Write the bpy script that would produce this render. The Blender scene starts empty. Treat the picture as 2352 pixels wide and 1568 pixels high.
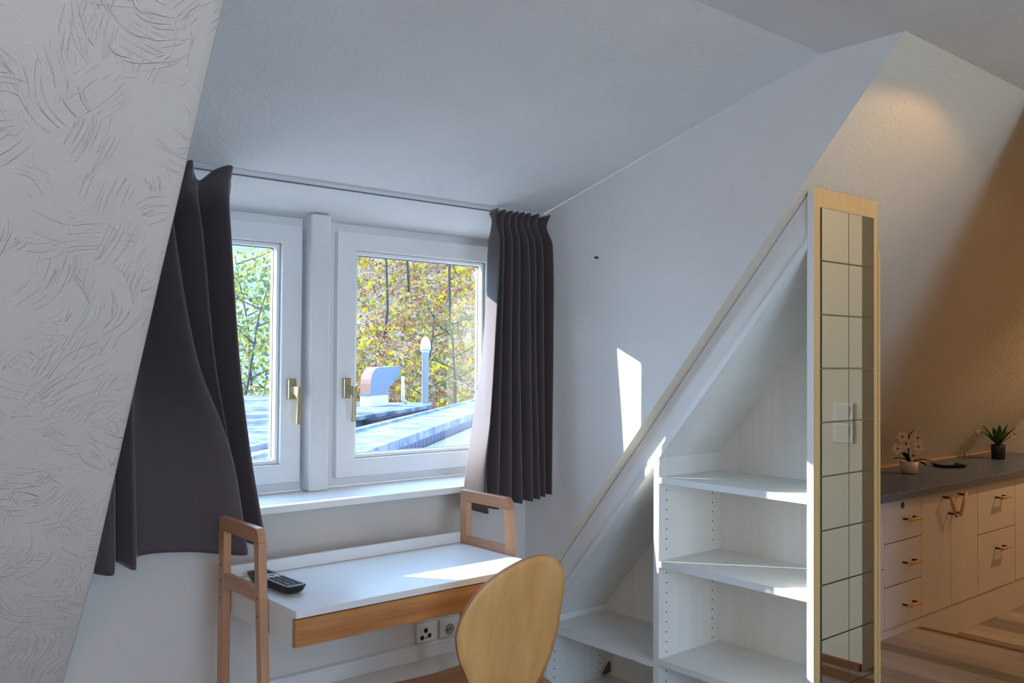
import bpy, bmesh, math, random
from mathutils import Vector, Matrix, Quaternion
from mathutils.noise import noise as pnoise

random.seed(11)
S = bpy.context.scene
COL = S.collection
R = math.radians

# ------------------------------------------------------------------ camera
EYE = 1.36
F_PX = 2067.4
yaw, pitch, roll = R(40.2947), R(1.126), R(0.4024)
fw = Vector((math.sin(yaw) * math.cos(pitch), math.cos(yaw) * math.cos(pitch), math.sin(pitch)))
rt = Vector((math.cos(yaw), -math.sin(yaw), 0))
up = rt.cross(fw)
rt2 = math.cos(roll) * rt + math.sin(roll) * up
up2 = -math.sin(roll) * rt + math.cos(roll) * up
cam = bpy.data.cameras.new('camera')
cam.sensor_width = 36.0
cam.lens = F_PX / 2352 * 36.0
cam.clip_start = 0.02
cam.clip_end = 400
cam_o = bpy.data.objects.new('camera', cam)
M = Matrix.Identity(4)
for i in range(3):
    M[i][0] = rt2[i]; M[i][1] = up2[i]; M[i][2] = -fw[i]
M[0][3], M[1][3], M[2][3] = 0, 0, EYE
cam_o.matrix_world = M
COL.objects.link(cam_o)
S.camera = cam_o

# ------------------------------------------------------------------ view, world, sun
S.view_settings.view_transform = 'Standard'
S.view_settings.look = 'None'
S.view_settings.gamma = 1.0
S.view_settings.exposure = 0.0
S.view_settings.use_curve_mapping = False

W = bpy.data.worlds.new('sky')
S.world = W
W.use_nodes = True
nt = W.node_tree
bg = nt.nodes['Background']
tc = nt.nodes.new('ShaderNodeTexCoord')
sx = nt.nodes.new('ShaderNodeSeparateXYZ')
rmp = nt.nodes.new('ShaderNodeValToRGB')
rmp.color_ramp.elements[0].position = 0.0
rmp.color_ramp.elements[0].color = (0.54, 0.76, 1.0, 1)
rmp.color_ramp.elements[1].position = 0.55
rmp.color_ramp.elements[1].color = (0.40, 0.64, 1.0, 1)
nt.links.new(tc.outputs['Generated'], sx.inputs[0])
nt.links.new(sx.outputs['Z'], rmp.inputs[0])
nt.links.new(rmp.outputs[0], bg.inputs['Color'])
bg.inputs['Strength'].default_value = 9.6


def light(name, kind, loc, energy, color=(1, 1, 1), aim=None, **kw):
    d = bpy.data.lights.new(name, kind)
    d.energy = energy
    d.color = color
    for k, v in kw.items():
        setattr(d, k, v)
    o = bpy.data.objects.new(name, d)
    o.location = loc
    if aim is not None:
        o.rotation_euler = Vector(aim).to_track_quat('-Z', 'Y').to_euler()
    COL.objects.link(o)
    return o


SUN = Vector((0.81, -1.0, -0.4735))
light('sun', 'SUN', (-8, 12, 8), 17.0, (1.0, 0.95, 0.88), SUN, angle=R(0.6))
# unseen area fill added behind the camera to brighten the room
light('rear_fill', 'AREA', (0.3, -2.66, 1.45), 1.5, (0.9, 0.95, 1.0), (0, 1, 0.05), shape='RECTANGLE', size=2.0, size_y=1.2)
# recessed downlights over the slope and in the kitchen
light('slope_spot', 'SPOT', (2.48, 0.80, 2.19), 6.5, (1.0, 0.58, 0.20), (0, 0.001, -1), spot_size=R(157), spot_blend=0.12, shadow_soft_size=0.015)
light('kitchen_spot', 'SPOT', (5.25, 1.0, 2.15), 54, (1.0, 0.62, 0.34), (0.1, 0.35, -1), spot_size=R(130), spot_blend=0.8, shadow_soft_size=0.05)
light('kitchen_lamp', 'POINT', (4.6, 0.2, 1.9), 6.5, (1.0, 0.60, 0.28), shadow_soft_size=0.12)
light('room_fill', 'POINT', (-0.8, -0.8, 1.9), 31, (1.0, 0.56, 0.22), shadow_soft_size=0.55)  # warm fill added behind the camera, stands for no known fixture


# ------------------------------------------------------------------ materials
def newmat(name):
    m = bpy.data.materials.new(name)
    m.use_nodes = True
    return m, m.node_tree.nodes, m.node_tree.links, m.node_tree.nodes['Principled BSDF']


def srgb(r, g, b):
    f = lambda c: (c / 255 / 12.92) if c / 255 <= 0.04045 else ((c / 255 + 0.055) / 1.055) ** 2.4
    return (f(r), f(g), f(b), 1)


def coords(N, L, scale=(1, 1, 1), rot=(0, 0, 0)):
    t = N.new('ShaderNodeTexCoord')
    mp = N.new('ShaderNodeMapping')
    mp.inputs['Scale'].default_value = scale
    mp.inputs['Rotation'].default_value = rot
    L.new(t.outputs['Object'], mp.inputs['Vector'])
    return mp.outputs['Vector']


def noise(N, L, vec, scale, detail=3, rough=0.5):
    n = N.new('ShaderNodeTexNoise')
    n.inputs['Scale'].default_value = scale
    n.inputs['Detail'].default_value = detail
    n.inputs['Roughness'].default_value = rough
    L.new(vec, n.inputs['Vector'])
    return n.outputs['Fac']


def ramp(N, L, fac, stops):
    r = N.new('ShaderNodeValToRGB')
    e = r.color_ramp.elements
    while len(e) < len(stops):
        e.new(0.5)
    for i, (p, c) in enumerate(stops):
        e[i].position = p
        e[i].color = c if len(c) == 4 else (*c, 1)
    L.new(fac, r.inputs['Fac'])
    return r.outputs['Color']


def bump(N, L, B, h, strength, dist=0.002, prev=None):
    b = N.new('ShaderNodeBump')
    b.inputs['Strength'].default_value = strength
    b.inputs['Distance'].default_value = dist
    L.new(h, b.inputs['Height'])
    if prev is not None:
        L.new(prev, b.inputs['Normal'])
    L.new(b.outputs['Normal'], B.inputs['Normal'])
    return b.outputs['Normal']


def math_n(N, L, op, a, b=None):
    m = N.new('ShaderNodeMath')
    m.operation = op
    for i, v in enumerate((a, b)):
        if v is None:
            continue
        if isinstance(v, (int, float)):
            m.inputs[i].default_value = v
        else:
            L.new(v, m.inputs[i])
    return m.outputs[0]


def plain(name, col, rough=0.5, metal=0.0, grain=0.0, gscale=30, var=None, spec=0.5):
    m, N, L, B = newmat(name)
    B.inputs['Base Color'].default_value = col
    B.inputs['Roughness'].default_value = rough
    B.inputs['Metallic'].default_value = metal
    B.inputs['Specular IOR Level'].default_value = spec
    if var:
        v = coords(N, L)
        f = noise(N, L, v, gscale, 4)
        c2 = tuple(x * (1 - var) for x in col[:3]) + (1,)
        c3 = tuple(min(1, x * (1 + var * 0.6)) for x in col[:3]) + (1,)
        L.new(ramp(N, L, f, [(0.3, c2), (0.7, c3)]), B.inputs['Base Color'])
    if grain:
        v = coords(N, L)
        bump(N, L, B, noise(N, L, v, gscale * 4, 3), grain)
    return m


def wood(name, dark, light_, axis='X', fine=60, stretch=0.06, rough=0.45, knots=0.0, bands=8):
    """grain runs along axis"""
    m, N, L, B = newmat(name)
    sc = {'X': (stretch, 1, 1), 'Y': (1, stretch, 1), 'Z': (1, 1, stretch)}[axis]
    v = coords(N, L, sc)
    f1 = noise(N, L, v, fine, 5, 0.6)
    f2 = noise(N, L, v, bands, 3, 0.5)
    f = math_n(N, L, 'ADD', math_n(N, L, 'MULTIPLY', f1, 0.45), math_n(N, L, 'MULTIPLY', f2, 0.55))
    L.new(ramp(N, L, f, [(0.34, dark), (0.66, light_)]), B.inputs['Base Color'])
    B.inputs['Roughness'].default_value = rough
    bump(N, L, B, f1, 0.08, 0.001)
    return m


def ingrain(name, col, strokes=0.0, rot=(0, 0, 0), fine=0.25, fscale=160, fdist=0.0015):
    """painted wallpaper: fine pebbled grain, optional fan-shaped plaster strokes"""
    m, N, L, B = newmat(name)
    B.inputs['Roughness'].default_value = 0.85
    B.inputs['Specular IOR Level'].default_value = 0.25
    v = coords(N, L, (1, 1, 1), rot)
    big = noise(N, L, v, 3, 3)
    c2 = tuple(x * 0.94 for x in col[:3]) + (1,)
    L.new(ramp(N, L, big, [(0.3, c2), (0.7, col)]), B.inputs['Base Color'])
    h = noise(N, L, v, fscale, 3, 0.6)
    nrm = bump(N, L, B, h, fine, fdist)
    if strokes:
        total = None
        # (cells per metre, ridges per metre, along-stroke scale, bend, share of cells with strokes)
        for k, (vs, fs, st, bend, share) in enumerate(((8.0, 120, 9, 5.0, 0.55), (12.0, 230, 11, 2.0, 0.5), (6.0, 90, 12, 8.0, 0.4), (17.0, 150, 16, 9.0, 0.45))):
            vo = N.new('ShaderNodeTexVoronoi')
            vo.voronoi_dimensions = '2D'
            vo.inputs['Scale'].default_value = vs
            off = N.new('ShaderNodeVectorMath')
            off.operation = 'ADD'
            off.inputs[1].default_value = (k * 3.7, k * 1.9, 0)
            L.new(v, off.inputs[0])
            L.new(off.outputs[0], vo.inputs['Vector'])
            sub = N.new('ShaderNodeVectorMath')
            sub.operation = 'SUBTRACT'
            L.new(off.outputs[0], sub.inputs[0])
            L.new(vo.outputs['Position'], sub.inputs[1])
            ang = N.new('ShaderNodeSeparateColor')
            L.new(vo.outputs['Color'], ang.inputs[0])
            vr = N.new('ShaderNodeVectorRotate')
            vr.rotation_type = 'Z_AXIS'
            L.new(sub.outputs[0], vr.inputs['Vector'])
            L.new(math_n(N, L, 'MULTIPLY', ang.outputs[0], 6.283), vr.inputs['Angle'])
            xyz = N.new('ShaderNodeSeparateXYZ')
            L.new(vr.outputs[0], xyz.inputs[0])
            yb = math_n(N, L, 'ADD', xyz.outputs['Y'], math_n(N, L, 'MULTIPLY', math_n(N, L, 'MULTIPLY', xyz.outputs['X'], xyz.outputs['X']), bend))
            cmb = N.new('ShaderNodeCombineXYZ')
            L.new(math_n(N, L, 'ADD', math_n(N, L, 'MULTIPLY', xyz.outputs['X'], st), math_n(N, L, 'MULTIPLY', ang.outputs[2], 50)), cmb.inputs[0])
            L.new(math_n(N, L, 'MULTIPLY', yb, fs), cmb.inputs[1])
            nn = N.new('ShaderNodeTexNoise')
            nn.noise_dimensions = '2D'
            nn.inputs['Scale'].default_value = 1.0
            nn.inputs['Detail'].default_value = 1.5
            L.new(cmb.outputs[0], nn.inputs['Vector'])
            ridge = ramp(N, L, nn.outputs['Fac'], [(0.62, (0, 0, 0)), (0.68, (1, 1, 1))])
            on = ramp(N, L, ang.outputs[1], [(1 - share, (0, 0, 0)), (min(1, 1 - share + 0.08), (1, 1, 1))])
            soft = ramp(N, L, math_n(N, L, 'MULTIPLY', vo.outputs['Distance'], 1.0), [(0.35, (1, 1, 1)), (0.62, (0, 0, 0))])
            one = math_n(N, L, 'MULTIPLY', math_n(N, L, 'MULTIPLY', ridge, on), soft)
            total = one if total is None else math_n(N, L, 'MAXIMUM', total, one)
        bump(N, L, B, total, strokes, 0.005, nrm)
    return m


WHITE = (0.80, 0.80, 0.80, 1)
SLOPE_ROT = (R(50.2), 0, 0)
MAT = {}
MAT['ceiling'] = ingrain('ceiling_paper', (0.80, 0.80, 0.80, 1), 0.0, fine=0.9, fscale=85, fdist=0.004)
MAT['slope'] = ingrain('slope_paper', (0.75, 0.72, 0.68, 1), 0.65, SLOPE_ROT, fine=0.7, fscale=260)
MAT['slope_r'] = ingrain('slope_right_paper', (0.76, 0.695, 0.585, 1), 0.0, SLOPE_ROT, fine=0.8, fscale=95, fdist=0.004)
MAT['cheek'] = ingrain('cheek_paper', (0.80, 0.80, 0.80, 1), 0.25, (0, R(90), R(90)), fine=0.35, fscale=160)
MAT['wall'] = ingrain('wall_paper', (0.72, 0.68, 0.64, 1), 0.0, fine=0.25, fscale=140)
MAT['plaster'] = ingrain('rough_plaster', (0.80, 0.80, 0.80, 1), 0.0, fine=0.6, fscale=60)
MAT['upvc'] = plain('window_plastic', (0.82, 0.83, 0.84, 1), 0.3)
MAT['sill'] = plain('sill_paint', (0.82, 0.83, 0.84, 1), 0.35, var=0.03, gscale=8)
MAT['metal_tan'] = plain('handle_champagne', srgb(178, 168, 140), 0.28, 0.85)
MAT['alu'] = plain('aluminium', srgb(206, 206, 208), 0.4, 0.1)
MAT['black_gasket'] = plain('gasket', (0.12, 0.12, 0.12, 1), 0.6)
MAT['bamboo_z'] = wood('bamboo_upright', srgb(172, 122, 92), srgb(206, 160, 124), 'Z', 70, 0.05, 0.4)
MAT['bamboo_y'] = wood('bamboo_rail', srgb(172, 122, 92), srgb(206, 160, 124), 'Y', 70, 0.05, 0.4)
MAT['bamboo_x'] = wood('bamboo_front', srgb(164, 104, 60), srgb(212, 154, 98), 'X', 90, 0.05, 0.4, bands=14)
MAT['laminate'] = plain('white_laminate', (0.80, 0.81, 0.82, 1), 0.28)
MAT['ply'] = wood('birch_ply', srgb(206, 154, 90), srgb(232, 186, 120), 'Z', 34, 0.05, 0.38, bands=7)
MAT['ply_edge'] = wood('ply_edge', srgb(150, 96, 62), srgb(206, 150, 108), 'Z', 12, 1.0, 0.5)
MAT['seat_ply'] = wood('seat_ply', srgb(180, 118, 62), srgb(206, 146, 84), 'X', 40, 0.05, 0.35)
MAT['chrome'] = plain('chair_steel', (0.55, 0.55, 0.56, 1), 0.2, 1.0)
MAT['ash'] = wood('white_ash_panel', (0.77, 0.775, 0.75, 1), (0.86, 0.865, 0.845, 1), 'Z', 75, 0.03, 0.5, bands=9)
MAT['ash_edge'] = plain('white_edge_band', (0.80, 0.81, 0.82, 1), 0.4)
MAT['maple'] = wood('maple_panel', srgb(205, 172, 118), srgb(222, 192, 140), 'Z', 60, 0.03, 0.45)
MAT['hole'] = plain('peg_hole', (0.02, 0.017, 0.015, 1), 0.8)
MAT['bracket'] = plain('brown_plastic', srgb(92, 78, 62), 0.5)
MAT['mirror'] = plain('mirror_glass', (0.80, 0.83, 0.78, 1), 0.015, 1.0)
MAT['mirror_edge'] = plain('mirror_edge', (0.05, 0.07, 0.055, 1), 0.3)
MAT['cabinet'] = plain('cabinet_front', srgb(214, 205, 196), 0.45, var=0.03, gscale=5)
MAT['carcass'] = plain('cabinet_carcass', srgb(120, 110, 104), 0.6)
MAT['oak_handle'] = wood('oak_handle', srgb(196, 138, 76), srgb(226, 168, 104), 'X', 60, 0.1, 0.45)
MAT['dark'] = plain('dark_plastic', (0.012, 0.012, 0.014, 1), 0.35)
MAT['remote_face'] = plain('remote_face', srgb(176, 182, 196), 0.25)
MAT['key'] = plain('remote_key', (0.02, 0.02, 0.024, 1), 0.4)
MAT['red'] = plain('red_key', srgb(214, 50, 36), 0.4)
MAT['ring'] = plain('silver_ring', srgb(206, 208, 214), 0.3)
MAT['socket'] = plain('socket_plastic', (0.80, 0.80, 0.78, 1), 0.3)
MAT['switch'] = plain('cream_switch', (0.86, 0.82, 0.72, 1), 0.35)
MAT['socket_in'] = plain('socket_recess', srgb(150, 146, 140), 0.4)
MAT['petal'] = plain('orchid_petal', srgb(232, 214, 200), 0.6)
MAT['magenta'] = plain('orchid_throat', srgb(140, 40, 62), 0.6)
MAT['leaf_dark'] = plain('pot_leaf_dark', srgb(30, 42, 24), 0.45)
MAT['leaf_green'] = plain('pot_leaf_green', srgb(70, 104, 48), 0.45, var=0.3, gscale=25)
MAT['pot_white'] = plain('pot_white', srgb(205, 190, 178), 0.4)
MAT['brown_trim'] = wood('brown_strip', srgb(118, 72, 34), srgb(150, 98, 52), 'Y', 60, 0.1, 0.5)
MAT['copper'] = plain('copper_sheet', srgb(118, 84, 68), 0.5, 0.0, var=0.12, gscale=6)
MAT['zinc'] = plain('zinc_sheet', srgb(70, 84, 104), 0.5, 0.0)
MAT['steel'] = plain('flue_steel', srgb(158, 160, 164), 0.45, 0.0)


def fabric():
    m, N, L, B = newmat('taupe_blackout_fabric')
    v = coords(N, L)
    f = noise(N, L, v, 700, 2)
    L.new(ramp(N, L, f, [(0.3, srgb(68, 59, 62)), (0.7, srgb(84, 74, 78))]), B.inputs['Base Color'])
    B.inputs['Roughness'].default_value = 0.75
    B.inputs['Sheen Weight'].default_value = 0.5
    B.inputs['Sheen Roughness'].default_value = 0.4
    bump(N, L, B, f, 0.15, 0.0006)
    return m


MAT['fabric'] = fabric()


def glass():
    m, N, L, B = newmat('window_glass')
    N.remove(B)
    out = N['Material Output']
    tr = N.new('ShaderNodeBsdfTransparent')
    tr.inputs[0].default_value = (0.97, 0.985, 0.98, 1)
    gl = N.new('ShaderNodeBsdfGlossy')
    gl.inputs['Roughness'].default_value = 0.01
    lw = N.new('ShaderNodeLayerWeight')      # symmetric Schlick reflectance for the thin pane
    lw.inputs['Blend'].default_value = 0.5
    p5 = math_n(N, L, 'POWER', lw.outputs['Facing'], 5.0)
    fr = math_n(N, L, 'ADD', math_n(N, L, 'MULTIPLY', p5, 0.96), 0.04)
    mx = N.new('ShaderNodeMixShader')
    L.new(fr, mx.inputs[0])
    L.new(tr.outputs[0], mx.inputs[1])
    L.new(gl.outputs[0], mx.inputs[2])
    L.new(mx.outputs[0], out.inputs['Surface'])
    return m


MAT['glass'] = glass()


def floorboards():
    m, N, L, B = newmat('laminate_floor')
    v = coords(N, L)
    mp = N.new('ShaderNodeMapping')
    mp.inputs['Rotation'].default_value = (0, 0, R(90))
    L.new(v, mp.inputs['Vector'])
    br = N.new('ShaderNodeTexBrick')
    br.inputs['Scale'].default_value = 1.0
    br.inputs['Mortar Size'].default_value = 0.001
    br.inputs['Brick Width'].default_value = 0.9
    br.inputs['Row Height'].default_value = 0.09
    br.inputs['Color1'].default_value = (0, 0, 0, 1)
    br.inputs['Color2'].default_value = (1, 1, 1, 1)
    br.inputs['Mortar'].default_value = (0.1, 0.1, 0.1, 1)
    L.new(mp.outputs[0], br.inputs['Vector'])
    v2 = coords(N, L, (1, 0.06, 1))
    g = noise(N, L, v2, 60, 5, 0.65)
    f = math_n(N, L, 'ADD', math_n(N, L, 'MULTIPLY', g, 0.5), math_n(N, L, 'MULTIPLY', br.outputs['Color'], 0.45))
    L.new(ramp(N, L, f, [(0.2, srgb(116, 106, 98)), (0.8, srgb(190, 176, 164))]), B.inputs['Base Color'])
    B.inputs['Roughness'].default_value = 0.4
    return m


MAT['floor'] = floorboards()


def worktop_mat():
    m, N, L, B = newmat('speckled_worktop')
    v = coords(N, L)
    f = noise(N, L, v, 130, 3, 0.7)
    L.new(ramp(N, L, f, [(0.38, srgb(58, 68, 84)), (0.55, srgb(92, 106, 126)), (0.66, srgb(132, 146, 166))]), B.inputs['Base Color'])
    B.inputs['Roughness'].default_value = 0.35
    return m


MAT['worktop'] = worktop_mat()


def leafmat(name, cols, trans=0.45):
    m, N, L, B = newmat(name)
    v = coords(N, L)
    f = noise(N, L, v, 2.6, 4, 0.8)
    c = ramp(N, L, f, [(0.32, cols[0]), (0.5, cols[1]), (0.66, cols[2])])
    out = N['Material Output']
    df = N.new('ShaderNodeBsdfDiffuse')
    tl = N.new('ShaderNodeBsdfTranslucent')
    L.new(c, df.inputs[0])
    L.new(c, tl.inputs[0])
    mx = N.new('ShaderNodeMixShader')
    mx.inputs[0].default_value = trans
    L.new(df.outputs[0], mx.inputs[1])
    L.new(tl.outputs[0], mx.inputs[2])
    L.new(mx.outputs[0], out.inputs['Surface'])
    N.remove(B)
    return m


MAT['leaf_yellow'] = leafmat('autumn_yellow', (srgb(103, 104, 34), srgb(151, 144, 44), srgb(185, 163, 51)))
MAT['leaf_lime'] = leafmat('autumn_green', (srgb(62, 74, 52), srgb(92, 104, 66), srgb(146, 140, 66)))
MAT['leaf_olive'] = leafmat('autumn_olive', (srgb(72, 79, 60), srgb(103, 99, 65), srgb(146, 129, 72)))
MAT['leaf_rust'] = leafmat('autumn_rust', (srgb(103, 72, 49), srgb(129, 94, 63), srgb(163, 129, 77)))
MAT['bark'] = plain('bark', srgb(54, 49, 47), 0.9, var=0.35, gscale=14)


def hillmat():
    m, N, L, B = newmat('leaf_litter_slope')
    v = coords(N, L)
    f = noise(N, L, v, 0.5, 5, 0.65)
    g = noise(N, L, v, 5.0, 4, 0.75)
    s = math_n(N, L, 'ADD', math_n(N, L, 'MULTIPLY', f, 0.45), math_n(N, L, 'MULTIPLY', g, 0.55))
    L.new(ramp(N, L, s, [(0.34, srgb(63, 61, 56)), (0.45, srgb(104, 89, 79)), (0.53, srgb(135, 116, 103)),
                         (0.60, srgb(129, 120, 82)), (0.70, srgb(170, 153, 137))]), B.inputs['Base Color'])
    B.inputs['Roughness'].default_value = 0.95
    return m


MAT['hill'] = hillmat()


def roofmat(name, a, b, sc=1.5):
    m, N, L, B = newmat(name)
    v = coords(N, L)
    f = noise(N, L, v, sc, 6, 0.7)
    L.new(ramp(N, L, f, [(0.38, a), (0.6, b)]), B.inputs['Base Color'])
    B.inputs['Roughness'].default_value = 0.9
    B.inputs['Specular IOR Level'].default_value = 0.05
    return m


MAT['roof_white'] = roofmat('bright_roof_felt', srgb(84, 90, 104), srgb(122, 126, 136), 3)
MAT['facade_dark'] = roofmat('dark_facade', srgb(36, 42, 46), srgb(64, 52, 62), 2)
MAT['facade_teal'] = roofmat('teal_facade', srgb(40, 70, 74), srgb(70, 98, 100), 0.6)


def ribbed(name, a, b, freq, axis):
    m, N, L, B = newmat(name)
    v = coords(N, L)
    w = N.new('ShaderNodeTexWave')
    w.bands_direction = axis
    w.inputs['Scale'].default_value = freq
    w.inputs['Distortion'].default_value = 0.2
    L.new(v, w.inputs['Vector'])
    L.new(ramp(N, L, w.outputs['Fac'], [(0.3, a), (0.7, b)]), B.inputs['Base Color'])
    B.inputs['Roughness'].default_value = 0.6
    return m


MAT['lilac'] = ribbed('ribbed_sheet', srgb(98, 94, 112), srgb(116, 110, 130), 3.0, 'X')
MAT['boards'] = ribbed('dark_boards', srgb(44, 46, 66), srgb(66, 66, 88), 2.0, 'X')


# ------------------------------------------------------------------ geometry helpers
class MB:
    def __init__(self):
        self.v, self.f, self.mi, self.sm = [], [], [], []

    def face(self, pts, mi=0, smooth=False):
        b = len(self.v)
        self.v += [tuple(p) for p in pts]
        self.f.append(tuple(range(b, b + len(pts))))
        self.mi.append(mi); self.sm.append(smooth)

    def raw(self, vs, fs, mi=0, smooth=False):
        b = len(self.v)
        self.v += [tuple(p) for p in vs]
        for f in fs:
            self.f.append(tuple(b + i for i in f)); self.mi.append(mi); self.sm.append(smooth)

    def box(self, x0, x1, y0, y1, z0, z1, mi=0):
        vs = [(x, y, z) for z in (z0, z1) for y in (y0, y1) for x in (x0, x1)]
        self.raw(vs, [(0, 2, 3, 1), (4, 5, 7, 6), (0, 1, 5, 4), (2, 6, 7, 3), (0, 4, 6, 2), (1, 3, 7, 5)], mi)

    def prism(self, poly, d, mi=0, smooth=False):
        """closed polygon of 3-D points extruded by vector d"""
        n = len(poly)
        a = [Vector(p) for p in poly]
        b = [p + Vector(d) for p in a]
        self.raw(a, [tuple(range(n))], mi)
        self.raw(b, [tuple(reversed(range(n)))], mi)
        self.raw(a + b, [(i, i + n, (i + 1) % n + n, (i + 1) % n) for i in range(n)], mi, smooth)

    def tube(self, pts, rads, seg=10, mi=0, cap=True):
        pts = [Vector(p) for p in pts]
        if not hasattr(rads, '__len__'):
            rads = [rads] * len(pts)
        rings = []
        ref = None
        for i, p in enumerate(pts):
            t = (pts[min(i + 1, len(pts) - 1)] - pts[max(i - 1, 0)]).normalized()
            if ref is None:
                ref = t.orthogonal().normalized()
            ref = (ref - t * ref.dot(t)).normalized()
            s = t.cross(ref)
            rings.append([p + (ref * math.cos(a) + s * math.sin(a)) * rads[i] for a in [2 * math.pi * k / seg for k in range(seg)]])
        vs = [q for r_ in rings for q in r_]
        fs = []
        for i in range(len(pts) - 1):
            for k in range(seg):
                k2 = (k + 1) % seg
                fs.append((i * seg + k, i * seg + k2, (i + 1) * seg + k2, (i + 1) * seg + k))
        self.raw(vs, fs, mi, True)
        if cap:
            self.raw(rings[0], [tuple(reversed(range(seg)))], mi)
            self.raw(rings[-1], [tuple(range(seg))], mi)

    def lathe(self, c, prof, seg=24, mi=0):
        c = Vector(c)
        vs, fs = [], []
        for (r_, z) in prof:
            for k in range(seg):
                a = 2 * math.pi * k / seg
                vs.append(c + Vector((r_ * math.cos(a), r_ * math.sin(a), z)))
        for i in range(len(prof) - 1):
            for k in range(seg):
                k2 = (k + 1) % seg
                fs.append((i * seg + k, i * seg + k2, (i + 1) * seg + k2, (i + 1) * seg + k))
        self.raw(vs, fs, mi, True)
        if prof[0][0] > 1e-4:
            self.raw(vs[:seg], [tuple(reversed(range(seg)))], mi)
        if prof[-1][0] > 1e-4:
            self.raw(vs[-seg:], [tuple(range(seg))], mi)

    def ring(self, o, i, y0, y1, mi=0):
        """rectangular frame in the XZ plane: o, i = (x0,x1,z0,z1)"""
        def rect(r_, y):
            return [(r_[0], y, r_[2]), (r_[1], y, r_[2]), (r_[1], y, r_[3]), (r_[0], y, r_[3])]
        vs = rect(o, y0) + rect(i, y0) + rect(o, y1) + rect(i, y1)
        fs = []
        for k in range(4):
            k2 = (k + 1) % 4
            fs += [(k, k2, 4 + k2, 4 + k), (8 + k, 12 + k, 12 + k2, 8 + k2), (k, 8 + k, 8 + k2, k2), (4 + k, 4 + k2, 12 + k2, 12 + k)]
        self.raw(vs, fs, mi)

    def build(self, name, mats, parent=None, bevel=0.0, merge=True, segs=2):
        me = bpy.data.meshes.new(name)
        me.from_pydata(self.v, [], self.f)
        if not isinstance(mats, (list, tuple)):
            mats = [mats]
        for m in mats:
            me.materials.append(m)
        me.polygons.foreach_set('material_index', self.mi)
        me.polygons.foreach_set('use_smooth', self.sm)
        if merge:
            bm = bmesh.new(); bm.from_mesh(me)
            bmesh.ops.remove_doubles(bm, verts=bm.verts, dist=1e-5)
            bmesh.ops.recalc_face_normals(bm, faces=bm.faces)
            bm.to_mesh(me); bm.free()
        me.update()
        o = bpy.data.objects.new(name, me)
        COL.objects.link(o)
        if parent:
            o.parent = parent
            o.matrix_parent_inverse = Matrix.Translation(-parent.location) if parent.type != 'EMPTY' or True else Matrix.Identity(4)
        if bevel:
            b = o.modifiers.new('bevel', 'BEVEL')
            b.width = bevel; b.segments = segs; b.limit_method = 'ANGLE'; b.angle_limit = R(40)
        return o


def tag(o, label=None, cat=None, group=None, kind=None):
    if label: o['label'] = label
    if cat: o['category'] = cat
    if group: o['group'] = group
    if kind: o['kind'] = kind
    return o


def thing(name, label, cat, loc=(0, 0, 0), group=None):
    o = bpy.data.objects.new(name, None)
    o.empty_display_size = 0.05
    o.location = loc
    COL.objects.link(o)
    return tag(o, label, cat, group)


def struct(o):
    o['kind'] = 'structure'
    return o


def copy_tree(o, parent=None, delta=(0, 0, 0)):
    c = o.copy()
    COL.objects.link(c)
    if parent:
        c.parent = parent
        c.matrix_parent_inverse = o.matrix_parent_inverse.copy()
    else:
        c.location = Vector(o.location) + Vector(delta)
    for ch in list(o.children):
        copy_tree(ch, c)
    return c


# ------------------------------------------------------------------ room shell
ZC = 2.20                                   # flat ceiling
def zroof(y): return 3.506 - 1.2 * y        # main roof slope
def zdorm(y): return ZC if y <= 1.318 else 2.198 - 0.2694 * (y - 1.318)
Y0 = (3.506 - ZC) / 1.2                     # slope meets ceiling
YK = 2.54                                   # knee wall
XC = 2.224                                  # right dormer cheek
YB, XL, XR = -2.6, -2.5, 5.62
XP = 3.04                                   # partition seen in the mirror
edgeL = [(0.535, Y0), (0.546, 1.332), (0.559, 1.508), (0.569, 1.65), (0.592, 1.95), (0.613, 2.207), (0.623, YK)]

m = MB()
m.face([(XL, YB, ZC), (XR, YB, ZC), (XR, Y0, ZC), (XL, Y0, ZC)])
m.face([(0.535, Y0, ZC), (XC, Y0, ZC), (XC, 1.318, ZC), (0.545, 1.318, ZC)])
m.face([(0.5, 1.318, ZC), (XC + 0.04, 1.318, ZC), (XC + 0.04, 2.80, zdorm(2.80)), (0.5, 2.80, zdorm(2.80))])
struct(m.build('ceiling', MAT['ceiling']))

m = MB()
for (x0, y0), (x1, y1) in zip(edgeL, edgeL[1:]):
    m.face([(XL, y0, zroof(y0)), (x0 - 0.012, y0, zroof(y0)), (x1 - 0.012, y1, zroof(y1)), (XL, y1, zroof(y1))])
    m.face([(x0 - 0.012, y0, zroof(y0)), (x0, y0, zroof(y0) + 0.007), (x1, y1, zroof(y1) + 0.007), (x1 - 0.012, y1, zroof(y1))])
struct(m.build('wall_slope_left', MAT['slope']))
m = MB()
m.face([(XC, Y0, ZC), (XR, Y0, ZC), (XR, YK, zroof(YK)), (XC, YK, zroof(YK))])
struct(m.build('wall_slope_right', MAT['slope_r']))

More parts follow.
